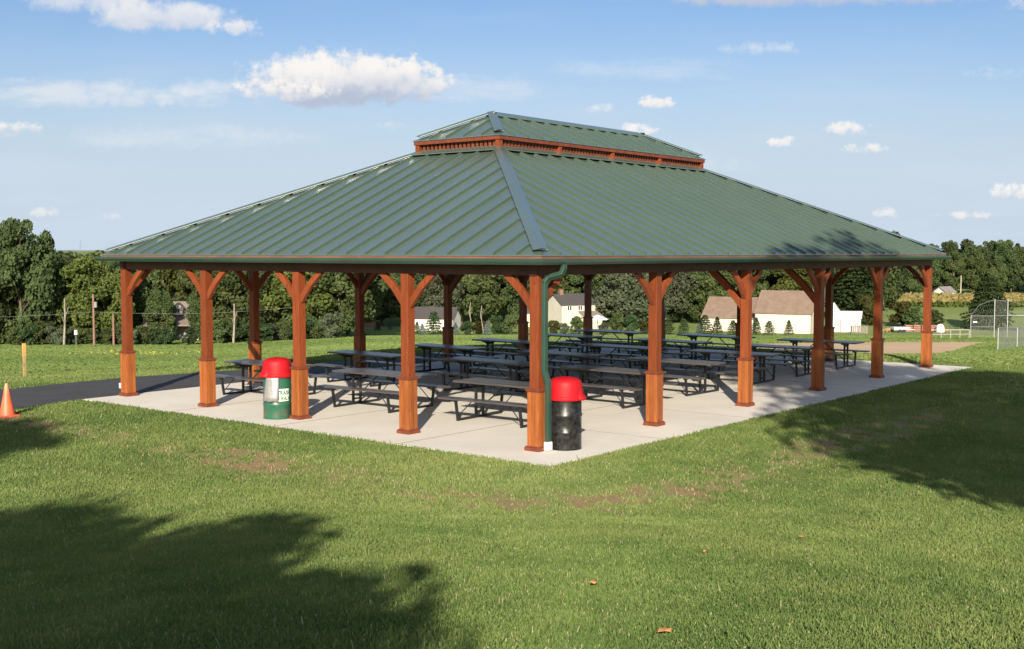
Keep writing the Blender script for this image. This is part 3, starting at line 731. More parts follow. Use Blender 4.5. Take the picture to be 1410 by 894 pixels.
def trunk_mesh(name, height, r0, m, lobes=None, seed=0, frac=.85, bend=.03):
    r = random.Random(seed); s = MB(); pts = []
    for k in range(8):
        z = height*frac*k/7; pts.append((bend*height*math.sin(k*.7+seed)*(k/7), bend*height*math.cos(k*.9+seed)*(k/7)-bend*0, z-.15*(k == 0)))
    s.tube(pts, r0, 8, r2=r0*.25)
    if lobes is not None:
        for lb in lobes[::2]:
            zb = max(height*.18, lb[2]*.62); f = zb/(height*frac); i = min(6, int(f*7)); b0 = Vector(pts[i]).lerp(Vector(pts[i+1]), min(1, f*7-i))
            mid = b0.lerp(Vector(lb[:3]), .5)+Vector((0,0,.05*height*r.uniform(-.3,.6))); s.tube([b0, mid, Vector(lb[:3])], r0*.34, 5, r2=r0*.08)
    me = bpy.data.meshes.new(name); me.from_pydata(s.v, [], s.f); me.materials.append(m); me.shade_smooth(); return me
leaf_mid = leaf_mat('broadleaf_mid', (.048,.076,.030), (.130,.163,.064))
leaf_dark = leaf_mat('broadleaf_dark', (.040,.064,.028), (.104,.136,.056))
leaf_light = leaf_mat('broadleaf_light', (.070,.100,.028), (.160,.190,.058))
leaf_grey = leaf_mat('greyish_foliage', (.072,.096,.056), (.140,.165,.100))
pine_leaf = leaf_mat('pine_needles', (.026,.050,.022), (.075,.110,.042))
young_fir = leaf_mat('young_conifer_needles', (.028,.055,.026), (.080,.120,.050))
blue_leaf = leaf_mat('blue_spruce_needles', (.075,.115,.105), (.180,.235,.210), .2, .12)
brown_leaf = leaf_mat('brownish_shrub', (.035,.042,.014), (.085,.085,.03))
P_ = {}
for k, (nm, mt, hh, rr, shp) in enumerate([('a', leaf_mid, 12, 4.6, 'round'), ('b', leaf_dark, 12, 4.2, 'tall'), ('c', leaf_light, 12, 4.4, 'round'), ('d', leaf_mid, 12, 3.6, 'tall'), ('e', leaf_grey, 12, 4.8, 'round'), ('f', leaf_dark, 12, 4.9, 'round')]):
    me, lb = crown_mesh('crown', hh, rr, 1.1, 34, 14000, .38, 20+k, shp, mt)
    P_[nm] = (me, trunk_mesh('trunk', hh, .24, pale_bark if nm == 'e' else bark, lb, k), 12.)
P_['pine'] = (conifer_mesh('crown', 12, 3.4, pine_leaf, 5, 7500, .42, 1.2, .75, .12, 20), trunk_mesh('trunk', 12, .22, bark, None, 3, .95, .01), 12.)
P_['spread'] = (conifer_mesh('crown', 12, 6.2, pine_leaf, 25, 9000, .50, .8, .55, .32, 14), trunk_mesh('trunk', 12, .3, bark, None, 3, .95, .01), 12.)
P_['fir'] = (conifer_mesh('crown', 2.6, 1.0, young_fir, 6, 1800, .17, .12, .8, .1, 10), trunk_mesh('trunk', 2.6, .05, bark, None, 3, .9, .005), 2.6)
P_['fir2'] = (conifer_mesh('crown', 2.6, 1.25, young_fir, 16, 1800, .19, .1, .6, .1, 9), trunk_mesh('trunk', 2.6, .05, bark, None, 3, .9, .005), 2.6)
P_['blue'] = (conifer_mesh('crown', 2.6, 1.05, blue_leaf, 8, 1800, .16, .1, .8, .15, 11), trunk_mesh('trunk', 2.6, .05, bark, None, 3, .9, .005), 2.6)
for nm, mt, sd_ in (('s1', leaf_mid, 41), ('s2', leaf_grey, 42), ('s3', brown_leaf, 43), ('s4', young_fir, 44)):
    me, lb = crown_mesh('crown', 2.4, 1.25, .1, 14, 2400, .20, sd_, 'round', mt, (.3,.5)); P_[nm] = (me, trunk_mesh('trunk', 1.4, .05, bark, lb[:6], sd_), 2.4)
def plant(kind, name, loc, ht, wd=1., label=None, cat='tree', group=None, parts=('crown', 'trunk')):
    cm, tm, h0 = P_[kind]; t = empty(name, loc, rnd.uniform(0, 6.28)); s_ = ht/h0; t.scale = (s_*wd, s_*wd, s_)
    for nm_, me in zip(parts, (cm, tm)):
        o = bpy.data.objects.new(nm_, me); C.objects.link(o); o.parent = t
    tag(t, label, cat, group); return t

# ------------------------------------------------------------------ tree lines behind the fields (each tree its own)
GL = 'trees of the wood beyond the left field'; GC = 'trees of the wood behind the houses'; GR = 'trees on the far ridge behind the cornfield'
KD = {'a': 'mid green rounded', 'b': 'dark upright', 'c': 'bright green rounded', 'd': 'mid green slender', 'e': 'greyish green', 'f': 'dark broad', 'pine': 'dark conical'}
def where(u):
    for lim, txt in ((0, 'beyond the left edge'), (165, 'left of the pavilion'), (286, 'between first and second left posts'), (412, 'between second and third left posts'), (563, 'between third and fourth left posts'),
                     (737, 'between fourth left post and near corner'), (902, 'right of the near corner post'), (1027, 'between second and third right posts'), (1130, 'between third and fourth right posts'),
                     (1209, 'between fourth and fifth right posts'), (1276, 'behind the last right bay'), (1410, 'right of the pavilion')):
        if u < lim: return txt
    return 'beyond the right edge'
def row(u0, u1, step, D, hh, kinds, group, dh=1.6, dd=5, skip=()):
    u = u0
    while u < u1:
        uu = u+rnd.uniform(-.3,.3)*step
        if not any(a <= uu <= c for a, c in skip):
            k = rnd.choice(kinds); p = at(uu, D+rnd.uniform(-dd, dd)); p.z -= .1
            hgt = hh(uu) if callable(hh) else hh
            rank = {143: 'front rank', 153: 'second rank', 168: 'back rank', 199: 'front rank', 213: 'second rank', 232: 'back rank', 216: 'rank behind barns', 322: 'ridge front rank', 342: 'ridge second rank', 366: 'ridge top rank'}[D]
            lab = f"{KD[k]} tree, {rank}, {'' if group == GR else 'left wood, ' if group == GL else 'middle wood, '}{where(uu)}"
            plant(k, 'pine_tree' if k == 'pine' else 'broadleaf_tree', p, hgt+rnd.uniform(-dh, dh*.6), rnd.uniform(.85, 1.15), lab, 'tree', group)
        u += step
hl = lambda u: np.interp(u, [-400,-20,30,75,100,160,480], [12,11.6,10.6,10.0,9.6,10.2,13.5]).item()
row(-300, 470, 40, 143, hl, ['a','c','d','a','c'], GL, 1.0, 4, skip=[(205,282)])
row(-320, 490, 40, 153, hl, ['b','a','d','f','c'], GL, 1.0, 4, skip=[(218,268)])
row(-300, 520, 38, 168, lambda u: hl(u)+.9, ['b','f','a','b','c'], GL, 1.0)
row(455, 990, 38, 199, 12.5, ['b','a','f','d','a','e'], GC, 1.5, skip=[(745,830)])
row(460, 1010, 36, 213, 14, ['f','b','a','b','d'], GC, 1.5)
row(470, 1230, 36, 232, 14.5, ['b','f','pine','a'], GC, 1.5)
row(960, 1200, 40, 216, 11, ['pine','a','b','c'], GC, 1.5, skip=[(1060,1140)])
row(1180, 1700, 27, 322, 12, ['b','f','a','d','f'], GR, 1.2, 6)
row(1180, 1720, 25, 342, 13.2, ['b','f','a','c','pine'], GR, 1.5, 6)
row(1180, 1740, 25, 366, 13.8, ['b','f','a','b','pine'], GR, 1.5, 6)
# particular trees
plant('f', 'broadleaf_tree', at(28, 137), 14.6, .70, 'tallest dark broadleaf tree at the left edge rising above the tree line', 'tree')
plant('b', 'broadleaf_tree', at(62, 139), 13.4, .46, 'slim tall dark tree just right of the tallest tree at the left edge', 'tree')
plant('b', 'broadleaf_tree', at(-12, 136), 12.2, .75, 'tall dark tree cut by the left edge of the photo', 'tree')
plant('c', 'broadleaf_tree', at(112, 140), 10.4, 1., 'yellow green tree left of the roof corner behind the utility pole', 'tree')
plant('c', 'broadleaf_tree', at(132, 146), 10.2, .8, 'bright green rounded tree close beside the left roof corner', 'tree')
plant('a', 'broadleaf_tree', at(322, 140), 11, 1.1, 'broad spreading tree with pale trunk between the second and third left posts', 'tree')
plant('c', 'broadleaf_tree', at(425, 150), 11, 1.1, 'lit yellow green tree seen between the third and fourth left posts', 'tree')
plant('a', 'broadleaf_tree', at(219, 144), 6.5, .9, 'leafy tree hiding the left end of the porch house', 'tree')
plant('f', 'broadleaf_tree', at(281, 144), 7.5, .75, 'dark leafy tree hiding the right end of the porch house', 'tree')
plant('e', 'broadleaf_tree', at(852, 194), 11.5, 1.15, 'greyish green tree right of the pale yellow house', 'tree')
plant('e', 'broadleaf_tree', at(880, 197), 10.5, 1.0, 'second greyish green tree further right of the pale yellow house', 'tree')
plant('pine', 'pine_tree', at(1180, 205), 13.5, 1.25, 'big dark pine behind the small white garage', 'tree')
plant('pine', 'pine_tree', at(1165, 212), 12.5, 1.1, 'dark pine showing above the brown barn roof', 'tree')
plant('c', 'broadleaf_tree', at(1095, 222), 13, 1.2, 'light green tree behind the larger brown roofed barn', 'tree')
plant('a', 'broadleaf_tree', at(1000, 200), 11, 1.1, 'green tree behind the left end of the low barn', 'tree')
plant('spread', 'spreading_conifer', at(1362, 190), 8.8, 1.0, 'wide dark conifer standing alone behind the ball field backstop', 'tree')
plant('s3', 'shrub', at(1243, 195), 4.2, 1.1, 'dusky brown green bush left of the wide conifer', 'shrub')
plant('s1', 'shrub', at(1258, 190), 3.6, 1.3, 'green bush between the brown bush and the wide conifer', 'shrub')
plant('s3', 'shrub', at(1195, 198), 5.0, .7, 'tall thin brownish bush right of the white garage', 'shrub')
plant('s1', 'shrub', at(1285, 200), 2.6, 1.6, 'low green bush in front of the cornfield edge', 'shrub')
# brush row at the foot of the left wood
u = -60
while u < 470:
    if not (232 < u < 256):
        kq = rnd.choice(['s1','s2','s4','s4','s1'])
        plant(kq, 'shrub', at(u, 136+rnd.uniform(-2,2)), rnd.uniform(1.9,3.0), rnd.uniform(.9,1.3), {'s1': 'mid green', 's2': 'greyish', 's4': 'dark bluish green'}[kq]+' brush shrub by the left wood, '+where(u), 'shrub', 'shrubs at the foot of the left wood')
    u += rnd.uniform(12, 19)
# young conifers and shrubs along the centre
spec = [(520,'fir2',186,1.35,'smallest young conifer, left of the blue one, beyond the third left post'),(537,'blue',188,1.25,'small blue green conifer between the tiny conifer and the white garage'),
 (574,'fir',176,1.9,'small green conifer at the left corner of the white garage'),(581,'blue',172,1.7,'blue spruce in front of the white garage wall, left one'),(597,'fir2',174,3.5,'large green conifer in front of the white garage'),
 (627,'blue',172,1.9,'blue spruce at the right end of the white garage'),(643,'s4',172,2.0,'rounded green shrub right of the white garage'),(661,'s3',174,2.0,'olive shrub left of the pale dead trunk'),
 (671,'blue',171,2.1,'blue spruce in front of the big rounded shrubs'),(686,'s4',176,2.8,'big rounded shrub left of centre post'),(703,'s1',175,3.0,'big rounded shrub against the centre post'),
 (762,'s3',172,2.1,'olive shrub below the yellow house, left one'),(777,'s2',170,1.7,'grey green shrub below the yellow house'),(795,'s1',174,2.7,'green shrub below the yellow house, right one'),
 (832,'s2',172,1.8,'grey green shrub in front of the white umbrella'),(850,'s1',178,3.2,'large green shrub right of the white umbrella'),(868,'s4',180,2.8,'dark rounded shrub behind the back row of tables'),(888,'s3',176,2.0,'low olive shrub left of the near right post'),
 (921,'fir',174,3.0,'tall columnar conifer left of the barns'),(942,'fir2',173,2.4,'dark conifer between the columnar one and the barns'),(963,'blue',170,1.7,'pale blue spruce left of the barns'),(971,'fir2',175,3.0,'green conifer just left of the low barn corner'),
 (988,'fir',168,2.7,'conifer before the low barn wall, first from left'),(1010,'fir2',168,2.2,'conifer before the low barn wall, second from left'),(1042,'fir',166,2.6,'conifer before the low barn wall, third from left'),
 (1060,'fir2',163,2.1,'dark young conifer where the two barns meet'),(1087,'fir',163,2.2,'young conifer alone before the tall barn wall')]
for (u, k, D, hh, lab) in spec: plant(k, 'shrub' if k[0] == 's' else 'young_conifer', at(u, D), hh, 1.0 if k != 'fir2' else .95, lab, 'shrub' if k[0] == 's' else 'conifer')
# bare pale trunks
def snag(u, D, hh, r_, label, lean=0.):
    t = empty('dead_tree', at(u, D)); tag(t, label, 'tree'); s = MB(); s.tube([(0,0,-.1),(lean*.5,0,hh*.35),(lean,.1,hh*.7),(lean*.7,0,hh)], r_, 7, r2=r_*.5); s.build('trunk', pale_bark, t, smooth=True)
    s = MB(); s.tube([(lean*.8,0,hh*.6),(lean+.5,.2,hh*.82)], r_*.35, 5, r2=r_*.15); s.tube([(lean*.6,0,hh*.45),(lean-.6,-.2,hh*.66)], r_*.35, 5, r2=r_*.15); s.build('limb', pale_bark, t, smooth=True)
snag(86, 134, 5.4, .13, 'bare pale dead trunk left of the utility pole', .3); snag(320, 135, 4.6, .14, 'thick pale bare trunk beside the second left post', .3)
snag(650, 178, 4.8, .10, 'thin pale dead trunk behind the rounded shrubs', -.5); snag(666, 172, 4.3, .09, 'thin leaning birch trunk in front of the blue spruce', -.6)

# far-off woods that read as one mass, on rising ground
def woods():
    n = 5200; r = np.random.RandomState(5); D = 262+r.rand(n)**1.4*300; uu = -900+r.rand(n)*3200
    k = ~((uu > 1150) & (D < 385)); D, uu = D[k], uu[k]; n = len(D)
    X = CAM.x+math.cos(YAW)*D+math.sin(YAW)*(uu-705)/F*D; Y = CAM.y+math.sin(YAW)*D-math.cos(YAW)*(uu-705)/F*D; Z = h(X, Y)
    Z = np.minimum(Z, -3.2)
    Pn = []; Nn = []; T = []
    for i in range(9):
        dv = r.randn(n, 3); dv[:,2] = np.abs(dv[:,2])*.8; dv /= np.linalg.norm(dv, axis=1)[:,None]
        Pn.append(np.stack([X, Y, Z+4.2], 1)+dv*np.array([4.2,4.2,4.2+0*D[0]])*(.8+.3*r.rand(n))[:,None]); Nn.append(dv+.5*r.randn(n, 3)); T.append(np.clip((np.arange(n)*.37 % 1)*.6+.4*r.rand(n), 0, 1))
    Pn = np.concatenate(Pn); Nn = np.concatenate(Nn); Nn /= np.linalg.norm(Nn, axis=1)[:,None]
    V_, Fc, TT = quads(Pn, Nn, 2.1, np.concatenate(T))
    return mesh_np('distant_woods', V_, Fc, leaf_dark, tint=TT)
tag(woods(), 'far-off green woods filling the rising ground behind the fields', 'woods', kind='stuff')
# distant ridge
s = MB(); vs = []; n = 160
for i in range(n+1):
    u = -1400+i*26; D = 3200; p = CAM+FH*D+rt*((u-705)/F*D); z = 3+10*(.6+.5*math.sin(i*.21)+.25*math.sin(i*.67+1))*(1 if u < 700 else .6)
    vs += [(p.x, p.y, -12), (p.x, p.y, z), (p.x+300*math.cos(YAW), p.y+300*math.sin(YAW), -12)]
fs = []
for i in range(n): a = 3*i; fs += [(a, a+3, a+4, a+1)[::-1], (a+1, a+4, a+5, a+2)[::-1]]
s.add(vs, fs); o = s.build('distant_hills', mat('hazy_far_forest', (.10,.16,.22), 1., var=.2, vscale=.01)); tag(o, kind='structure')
p = at(112, 1500); ms = empty('lattice_mast', p); tag(ms, 'slender radio mast on the horizon left of the roof', 'mast')
s = MB(); hm = 3.39-p.z+17*1500/F
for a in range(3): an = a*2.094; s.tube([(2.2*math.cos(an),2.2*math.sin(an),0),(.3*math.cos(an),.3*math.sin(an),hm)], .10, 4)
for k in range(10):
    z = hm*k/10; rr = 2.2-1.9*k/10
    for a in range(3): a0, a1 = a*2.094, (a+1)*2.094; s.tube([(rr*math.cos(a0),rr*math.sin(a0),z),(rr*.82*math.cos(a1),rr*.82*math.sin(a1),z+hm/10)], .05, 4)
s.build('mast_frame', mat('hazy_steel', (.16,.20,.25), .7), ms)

# ------------------------------------------------------------------ cornfield
corn_mat = leaf_mat('corn_leaves', (.060,.095,.022), (.30,.24,.10), .3, 0)
def corn():
    r = np.random.RandomState(9); n = 26000; uu = 1150+r.rand(n)*560; D = 238+r.rand(n)**1.2*66
    X = CAM.x+math.cos(YAW)*D+math.sin(YAW)*(uu-705)/F*D; Y = CAM.y+math.sin(YAW)*D-math.cos(YAW)*(uu-705)/F*D; Z = h(X, Y)
    hh = r.rand(n)*1.5; P = np.stack([X, Y, Z+hh], 1); nr = r.randn(n, 3); nr[:,2] *= .35; nr /= np.linalg.norm(nr, axis=1)[:,None]
    V_, Fc, T = quads(P, nr, .55, np.clip(sstep(.9, 1.4, hh)*.8+.2*r.rand(n), 0, 1), 1.2); return mesh_np('cornfield', V_, Fc, corn_mat, tint=T)
tag(corn(), 'ripening corn crop with tan tassels below the far ridge', 'crop', kind='stuff')

# ------------------------------------------------------------------ buildings
siding = mat('pale_siding', (.56,.51,.42), .7, var=.05, vscale=.6, stretch=(1,1,8)); wsid = mat('white_siding', (.60,.585,.55), .7, var=.05, vscale=.6)
yellow_s = mat('cream_siding', (.48,.455,.39), .75, var=.1, vscale=.6); shingle = mat('brown_shingle', (.19,.135,.100), .9, var=.15, vscale=1.2, bump=.5, bscale=8)
dshingle = mat('dark_shingle', (.06,.055,.055), .9, var=.2); gshingle = mat('grey_brown_shingle', (.20,.165,.14), .9, var=.15)
glass = mat('window_glass', (.03,.04,.05), .08, spec=.8); trimw = mat('brown_trim', (.22,.12,.09), .7)
def gable(name, loc, rz, L, W, hw, hr, wm, rm, label, over=.3, cat='building'):
    """ridge along local x; front face at -y"""
    t = empty(name, loc, rz); tag(t, label, cat); s = MB(); x, y = L/2, W/2
    s.add([(-x,-y,-.6),(x,-y,-.6),(x,y,-.6),(-x,y,-.6),(-x,-y,hw),(x,-y,hw),(x,y,hw),(-x,y,hw),(-x,0,hw+hr-.05),(x,0,hw+hr-.05)],
          [(0,1,5,4),(1,2,6,9,5),(2,3,7,6),(3,0,4,8,7)]); s.build('wall', wm, t)
    s = MB(); k = hr/y; xo = x+over; yo_ = y+over; zb = hw-k*over
    for sg in (-1, 1):
        s.add([(-xo,sg*yo_,zb),(xo,sg*yo_,zb),(xo,0,hw+hr),(-xo,0,hw+hr),(-xo,sg*yo_,zb-.14),(xo,sg*yo_,zb-.14),(xo,0,hw+hr-.14),(-xo,0,hw+hr-.14)],
              [(0,1,2,3),(7,6,5,4),(0,4,5,1),(1,5,6,2),(3,7,4,0)])
    rf = s.build('roof', rm, t); return t, rf
def window(t, x, z, w_, h_, y, axis='y', fm=None):
    fm = fm or white_paint; s = MB()
    if axis == 'y': s.box(x-w_/2,x+w_/2,y-.05,y+.02,z,z+h_)
    else: s.box(y-.02,y+.05,x-w_/2,x+w_/2,z,z+h_)
    f_ = s.build('window', fm, t); s = MB(); q_ = .1
    for (sx, sy) in ((-1,0),(1,0)):
        if axis == 'y': s.box(x+(sx-1)*w_/4+.05+(.0),x+(sx+1)*w_/4-.05,y-.06,y-.045,z+q_,z+h_-q_)
        else: s.box(y+.045,y+.06,x+(sx-1)*w_/4+.05,x+(sx+1)*w_/4-.05,z+q_,z+h_-q_)
    s.build('pane', glass, f_)
face = YAW-math.pi/2         # local -y looks back at the camera when rz = face
# barns
t, rf = gable('barn', at(1088, 182), face-R(28), 8.6, 8.0, 3.35, 3.1, siding, shingle, 'tall cream barn with brown shingle roof, the higher of the two joined barns', .25)
s = MB(); s.box(4.24,4.32,-4.06,-3.98,0,3.2); s.box(-4.32,-4.24,-4.06,-3.98,0,3.2); s.build('corner_trim', trimw, t)
t, rf = gable('barn', at(1024, 187), face-R(28), 10.8, 8.0, 2.35, 2.9, siding, shingle, 'long low cream barn with brown roof left of the taller barn', .25)
s = MB(); s.lathe([(.14,0),(.14,.04),(.01,.05)], 12); ob = s.build('vent', dshingle, t); ob.rotation_euler = (R(90),0,0); ob.location = (5.2,-4.02,1.6)
# garage with low roof
gt = empty('garage', at(1165, 184), face-R(18)); tag(gt, 'small white flat roofed garage right of the barns with a pale overhead door', 'garage')
s = MB(); s.add([(-2.3,-2.4,-.4),(2.3,-2.4,-.4),(2.3,2.4,-.4),(-2.3,2.4,-.4),(-2.3,-2.4,2.25),(2.3,-2.4,2.15),(2.3,2.4,2.9),(-2.3,2.4,2.9)], [(0,1,5,4),(1,2,6,5),(2,3,7,6),(3,0,4,7),(4,5,6,7)]); s.build('wall', wsid, gt)
s = MB(); s.add([(-2.5,-2.6,2.28),(2.5,-2.6,2.18),(2.5,2.6,2.95),(-2.5,2.6,2.95),(-2.5,-2.6,2.4),(2.5,-2.6,2.3),(2.5,2.6,3.07),(-2.5,2.6,3.07)],[(0,3,2,1),(4,5,6,7),(0,1,5,4),(1,2,6,5),(2,3,7,6),(3,0,4,7)]); s.build('roof', white_paint, gt)
s = MB(); s.box(-.6,1.5,-2.46,-2.41,0,1.95); o = s.build('overhead_door', mat('grey_door', (.5,.52,.54), .6), gt)
s = MB(); s.box(-1.9,-1.1,-2.46,-2.41,0,1.9); s.build('door', mat('grey_door2', (.58,.58,.56), .6), gt)
s = MB()
for x in (-2.0,-1.02,-.7,1.58): s.box(x,x+.08,-2.48,-2.42,0,2.05)
s.build('door_trim', trimw, gt)
s = MB(); s.add([(-.2,0,2.6),(2.2,0,2.6),(1,0,4.4),(-.2,3,2.6),(2.2,3,2.6),(1,3,4.4)],[(0,1,2),(5,4,3),(0,2,5,3),(1,4,5,2)]); ob = s.build('gable_end', wsid, gt); ob.location = (-2.9,.8,0)
# crates/wood shed beside the garage
wg = mat('weathered_grey_wood', (.20,.175,.15), .9, var=.3, vscale=3)
t = empty('wood_rack', at(1184, 178), face-R(10)); tag(t, 'weathered grey slatted wood rack beside the white garage', 'rack')
s = MB()
for k in range(9): s.box(-1.2+k*.27,-1.2+k*.27+.18,-.55,-.50,.0,1.05+.08*(k % 2))
s.build('slats', wg, t); s = MB()
for x in (-1.2,-.05,1.1): s.box(x,x+.1,-.5,.5,0,1.1)
s.box(-1.25,1.3,-.5,.5,1.1,1.16); s.build('frame', wg, t)
t = empty('brush_pile', at(1224, 182)); tag(t, 'low pile of cut logs and debris right of the wood rack', 'wood pile'); s = MB()
for k in range(26): x = rnd.uniform(-1.3,1.3); z = rnd.uniform(.1,.75)*(1-abs(x)/1.8); a = rnd.uniform(-.5,.5); s.tube([(x-.5,rnd.uniform(-.5,.5),z-a*.4),(x+.5,rnd.uniform(-.5,.5),z+a*.4)], rnd.uniform(.06,.13), 6)
s.build('logs', mat('cut_logs', (.34,.23,.12), .9, var=.4), t)
t = empty('utility_trailer', at(1243, 181), face); tag(t, 'low white flat trailer parked on the grass beyond the infield', 'trailer'); s = MB()
s.box(-1.4,1.0,-.7,.7,.45,.85); s.bar((1.0,0,.5),(1.9,0,.45),.08,.08); s.build('bed', white_paint, t); s = MB()
for x in (-.5,.1): s.tube([(x,-.78,.28),(x,-.62,.28)], .28, 14)
s.build('wheels', mat('tyre', (.02,.02,.02), .8), t)
t = empty('brick_pile', at(1268, 184), face); tag(t, 'reddish stacked pallets right of the white trailer', 'pallets'); s = MB()
for k in range(4):
    for z in range(4): s.box(-2.4+k*1.25,-1.3+k*1.25,-.5,.5,z*.26,z*.26+.20)
s.build('pallets', mat('red_brown_wood', (.28,.14,.10), .9, var=.3), t)
t = empty('covered_machine', at(1296, 182), face); tag(t, 'small machine under a white cover right of the reddish pallets', 'machine'); s = MB()
s.lathe([(.62,0),(.66,.3),(.58,.85),(.35,1.2),(.05,1.28)], 9); s.build('cover', white_paint, t); s = MB(); s.box(.5,1.2,-.3,.3,.1,.5); s.build('base', trimw, t)
# white garage centre left
t, rf = gable('white_garage', at(601, 186), face-R(14), 6.6, 4.6, 2.2, 1.55, wsid, dshingle, 'low white building with dark shingle roof behind the blue spruces', .2)
# cream two storey house
t, rf = gable('cream_house', at(786, 193), face+R(28), 6.4, 5.2, 4.1, 1.5, yellow_s, dshingle, 'weathered cream two storey house behind the shrubs at the centre', .25, 'house')
for x in (-1.8,.2,1.9): window(t, x, 2.9, .8, .9, -2.6)
window(t, -1.0, .8, 1.0, 1.1, -2.6)
s = MB(); s.add([(.0,-2.6,-.5),(3.2,-2.6,-.5),(3.2,-4.6,-.5),(0,-4.6,-.5),(0,-2.6,2.6),(3.2,-2.6,2.6),(3.2,-4.6,1.9),(0,-4.6,1.9)],[(0,4,7,3),(3,7,6,2),(2,6,5,1)]); s.build('side_wing', yellow_s, t)
s = MB(); s.add([(-.15,-2.55,2.75),(3.35,-2.55,2.75),(3.35,-4.9,1.9),(-.15,-4.9,1.9),(-.15,-2.55,2.87),(3.35,-2.55,2.87),(3.35,-4.9,2.02),(-.15,-4.9,2.02)],[(0,3,2,1),(4,5,6,7),(0,1,5,4),(1,2,6,5),(2,3,7,6),(3,0,4,7)][::1]); s.build('wing_roof', gshingle, t)
s = MB(); s.box(-2.2,-1.6,-.3,.3,5.0,6.3); s.build('chimney', trimw, rf)
t, rf = gable('small_outbuilding', at(729, 196), face, 2.2, 3, 2.5, 1.0, yellow_s, dshingle, 'sliver of a cream outbuilding left of the cream house', .2)
# umbrella
t = empty('patio_umbrella', at(823, 182)); tag(t, 'white patio umbrella standing beside the cream house', 'umbrella')
s = MB(); s.lathe([(1.75,1.95),(1.7,2.02),(.9,2.4),(.05,2.7)], 8); s.build('canopy', white_paint, t); MB().tube([(0,0,0),(0,0,2.6)], .05, 6).build('pole', pale_bark, t)
# house in the left wood
t, rf = gable('porch_house', at(243, 150), face+R(6), 6.6, 6.0, 2.6, 2.2, mat('shaded_clapboard', (.28,.27,.25), .8), gshingle, 'house with white dormer and pillared porch half hidden in the left wood', .3, 'house')
dm = MB(); dm.add([(-.1,-2.4,3.2),(1.1,-2.4,3.2),(1.1,-1.2,3.2),(-.1,-1.2,3.2),(-.1,-2.4,4.1),(1.1,-2.4,4.1),(1.1,-.9,4.1),(-.1,-.9,4.1),(.5,-2.4,4.65),(.5,-.8,4.65)],[(0,1,5,8,4),(1,2,6,5),(3,0,4,7)]); do = dm.build('dormer', white_paint, rf)
s = MB(); s.add([(-.3,-2.6,4.0),(.5,-2.6,4.75),(1.3,-2.6,4.0),(-.3,-.6,4.0),(.5,-.6,4.75),(1.3,-.6,4.0)],[(0,1,4,3),(1,2,5,4)]); s.build('dormer_roof', gshingle, rf)
window(t, .5, 3.4, .6, .65, -2.4)
s = MB(); s.add([(-3.5,-3.0,2.55),(3.5,-3.0,2.55),(3.5,-5.2,1.95),(-3.5,-5.2,1.95),(-3.5,-3.0,2.7),(3.5,-3.0,2.7),(3.5,-5.2,2.1),(-3.5,-5.2,2.1)],[(0,3,2,1),(4,5,6,7),(0,1,5,4),(1,2,6,5),(2,3,7,6),(3,0,4,7)]); s.build('porch_roof', gshingle, t)
for x in (-3.2,-.05,3.2):
    s = MB(); s.box(x,x+.24,-5.05,-4.85,-.6,1.98); s.build('porch_column', white_paint, t)
s = MB(); s.box(-1.9,-.9,-3.06,-3.0,0,2.0); s.build('door', mat('red_door', (.35,.08,.06), .6), t)
t, rf = gable('grey_house', at(1111, 232), face+R(8), 6, 6, 5.4, 2.4, wsid, gshingle, 'grey shingled house roof peeping over the taller barn', .3, 'house')
t, rf = gable('far_cottage', at(1301, 311), face+R(35), 4.4, 3.4, 1.5, 1.2, wsid, mat('pale_grey_roof', (.20,.18,.18), .8), 'tiny white cottage with pale grey roof at the edge of the cornfield', .3, 'house')
t = plant('s3', 'dirt_mound', at(509, 190), .1, 1, 'x', 'mound'); 
for ch in list(t.children): bpy.data.objects.remove(ch)
bpy.data.objects.remove(t)
s = MB(); s.lathe([(2.3,-.2),(1.9,.35),(1.3,.85),(.7,1.1),(.1,1.18)], 14); mo = s.build('dirt_mound', mat('soil', (.16,.10,.065), 1., var=.3), loc=at(509, 196), smooth=True); tag(mo, 'brown mound of soil beyond the tiny conifers', 'mound')

# utility poles and wire
def upole(u, D, hh, label, m=bark, arm=True):
    t = empty('utility_pole', at(u, D)); tag(t, label, 'utility pole'); MB().tube([(0,0,-.2),(0,0,hh)], .13, 8, r2=.10).build('pole', m, t, smooth=True)
    if arm:
        s = MB(); s.lathe([(.18,hh-1.5),(.18,hh-.9),(.05,hh-.85)], 8); ob = s.build('transformer', galv, t); ob.location = (.25*math.sin(YAW), -.25*math.cos(YAW), 0)
    return t
pole_w = mat('pole_wood', (.23,.13,.10), .9, var=.2)
upole(128, 133, 5.9, 'brown utility pole with small transformer left of the pavilion', pole_w); upole(155, 134, 3.6, 'shorter brown pole right of the transformer pole', pole_w, False)
upole(1323, 300, 6.0, 'pale utility pole at the edge of the cornfield', mat('pale_pole', (.45,.40,.34), .9), False)
upole(1247, 330, 7.5, 'thin pale pole in front of the far ridge trees', mat('pale_pole', (.45,.40,.34), .9), False)
P0, P1 = at(128, 133, 3.9), at(-160, 133, 3.7); s = MB(); s.tube([P0.lerp(P1, k/12)-Vector((0,0,.5*math.sin(math.pi*k/12))) for k in range(13)], 0.011, 4)
P2 = at(420, 134, 3.9); s.tube([P0.lerp(P2, k/12)-Vector((0,0,.5*math.sin(math.pi*k/12))) for k in range(13)], .011, 4)
tag(s.build('power_line', mat('cable', (.25,.25,.25), .6)), 'thin overhead wire running through the left wood at pole height', 'wire')
t = empty('marker_sign', at(103, 131)); tag(t, 'small white sign on a thin post before the left brush row', 'sign'); s = MB(); s.tube([(0,0,0),(0,0,1.5)], .03, 6); s.build('post', galv, t)
s = MB(); s.box(-.16,.16,-.05,-.03,1.35,1.85); ob = s.build('panel', white_paint, t); ob.rotation_euler.z = face
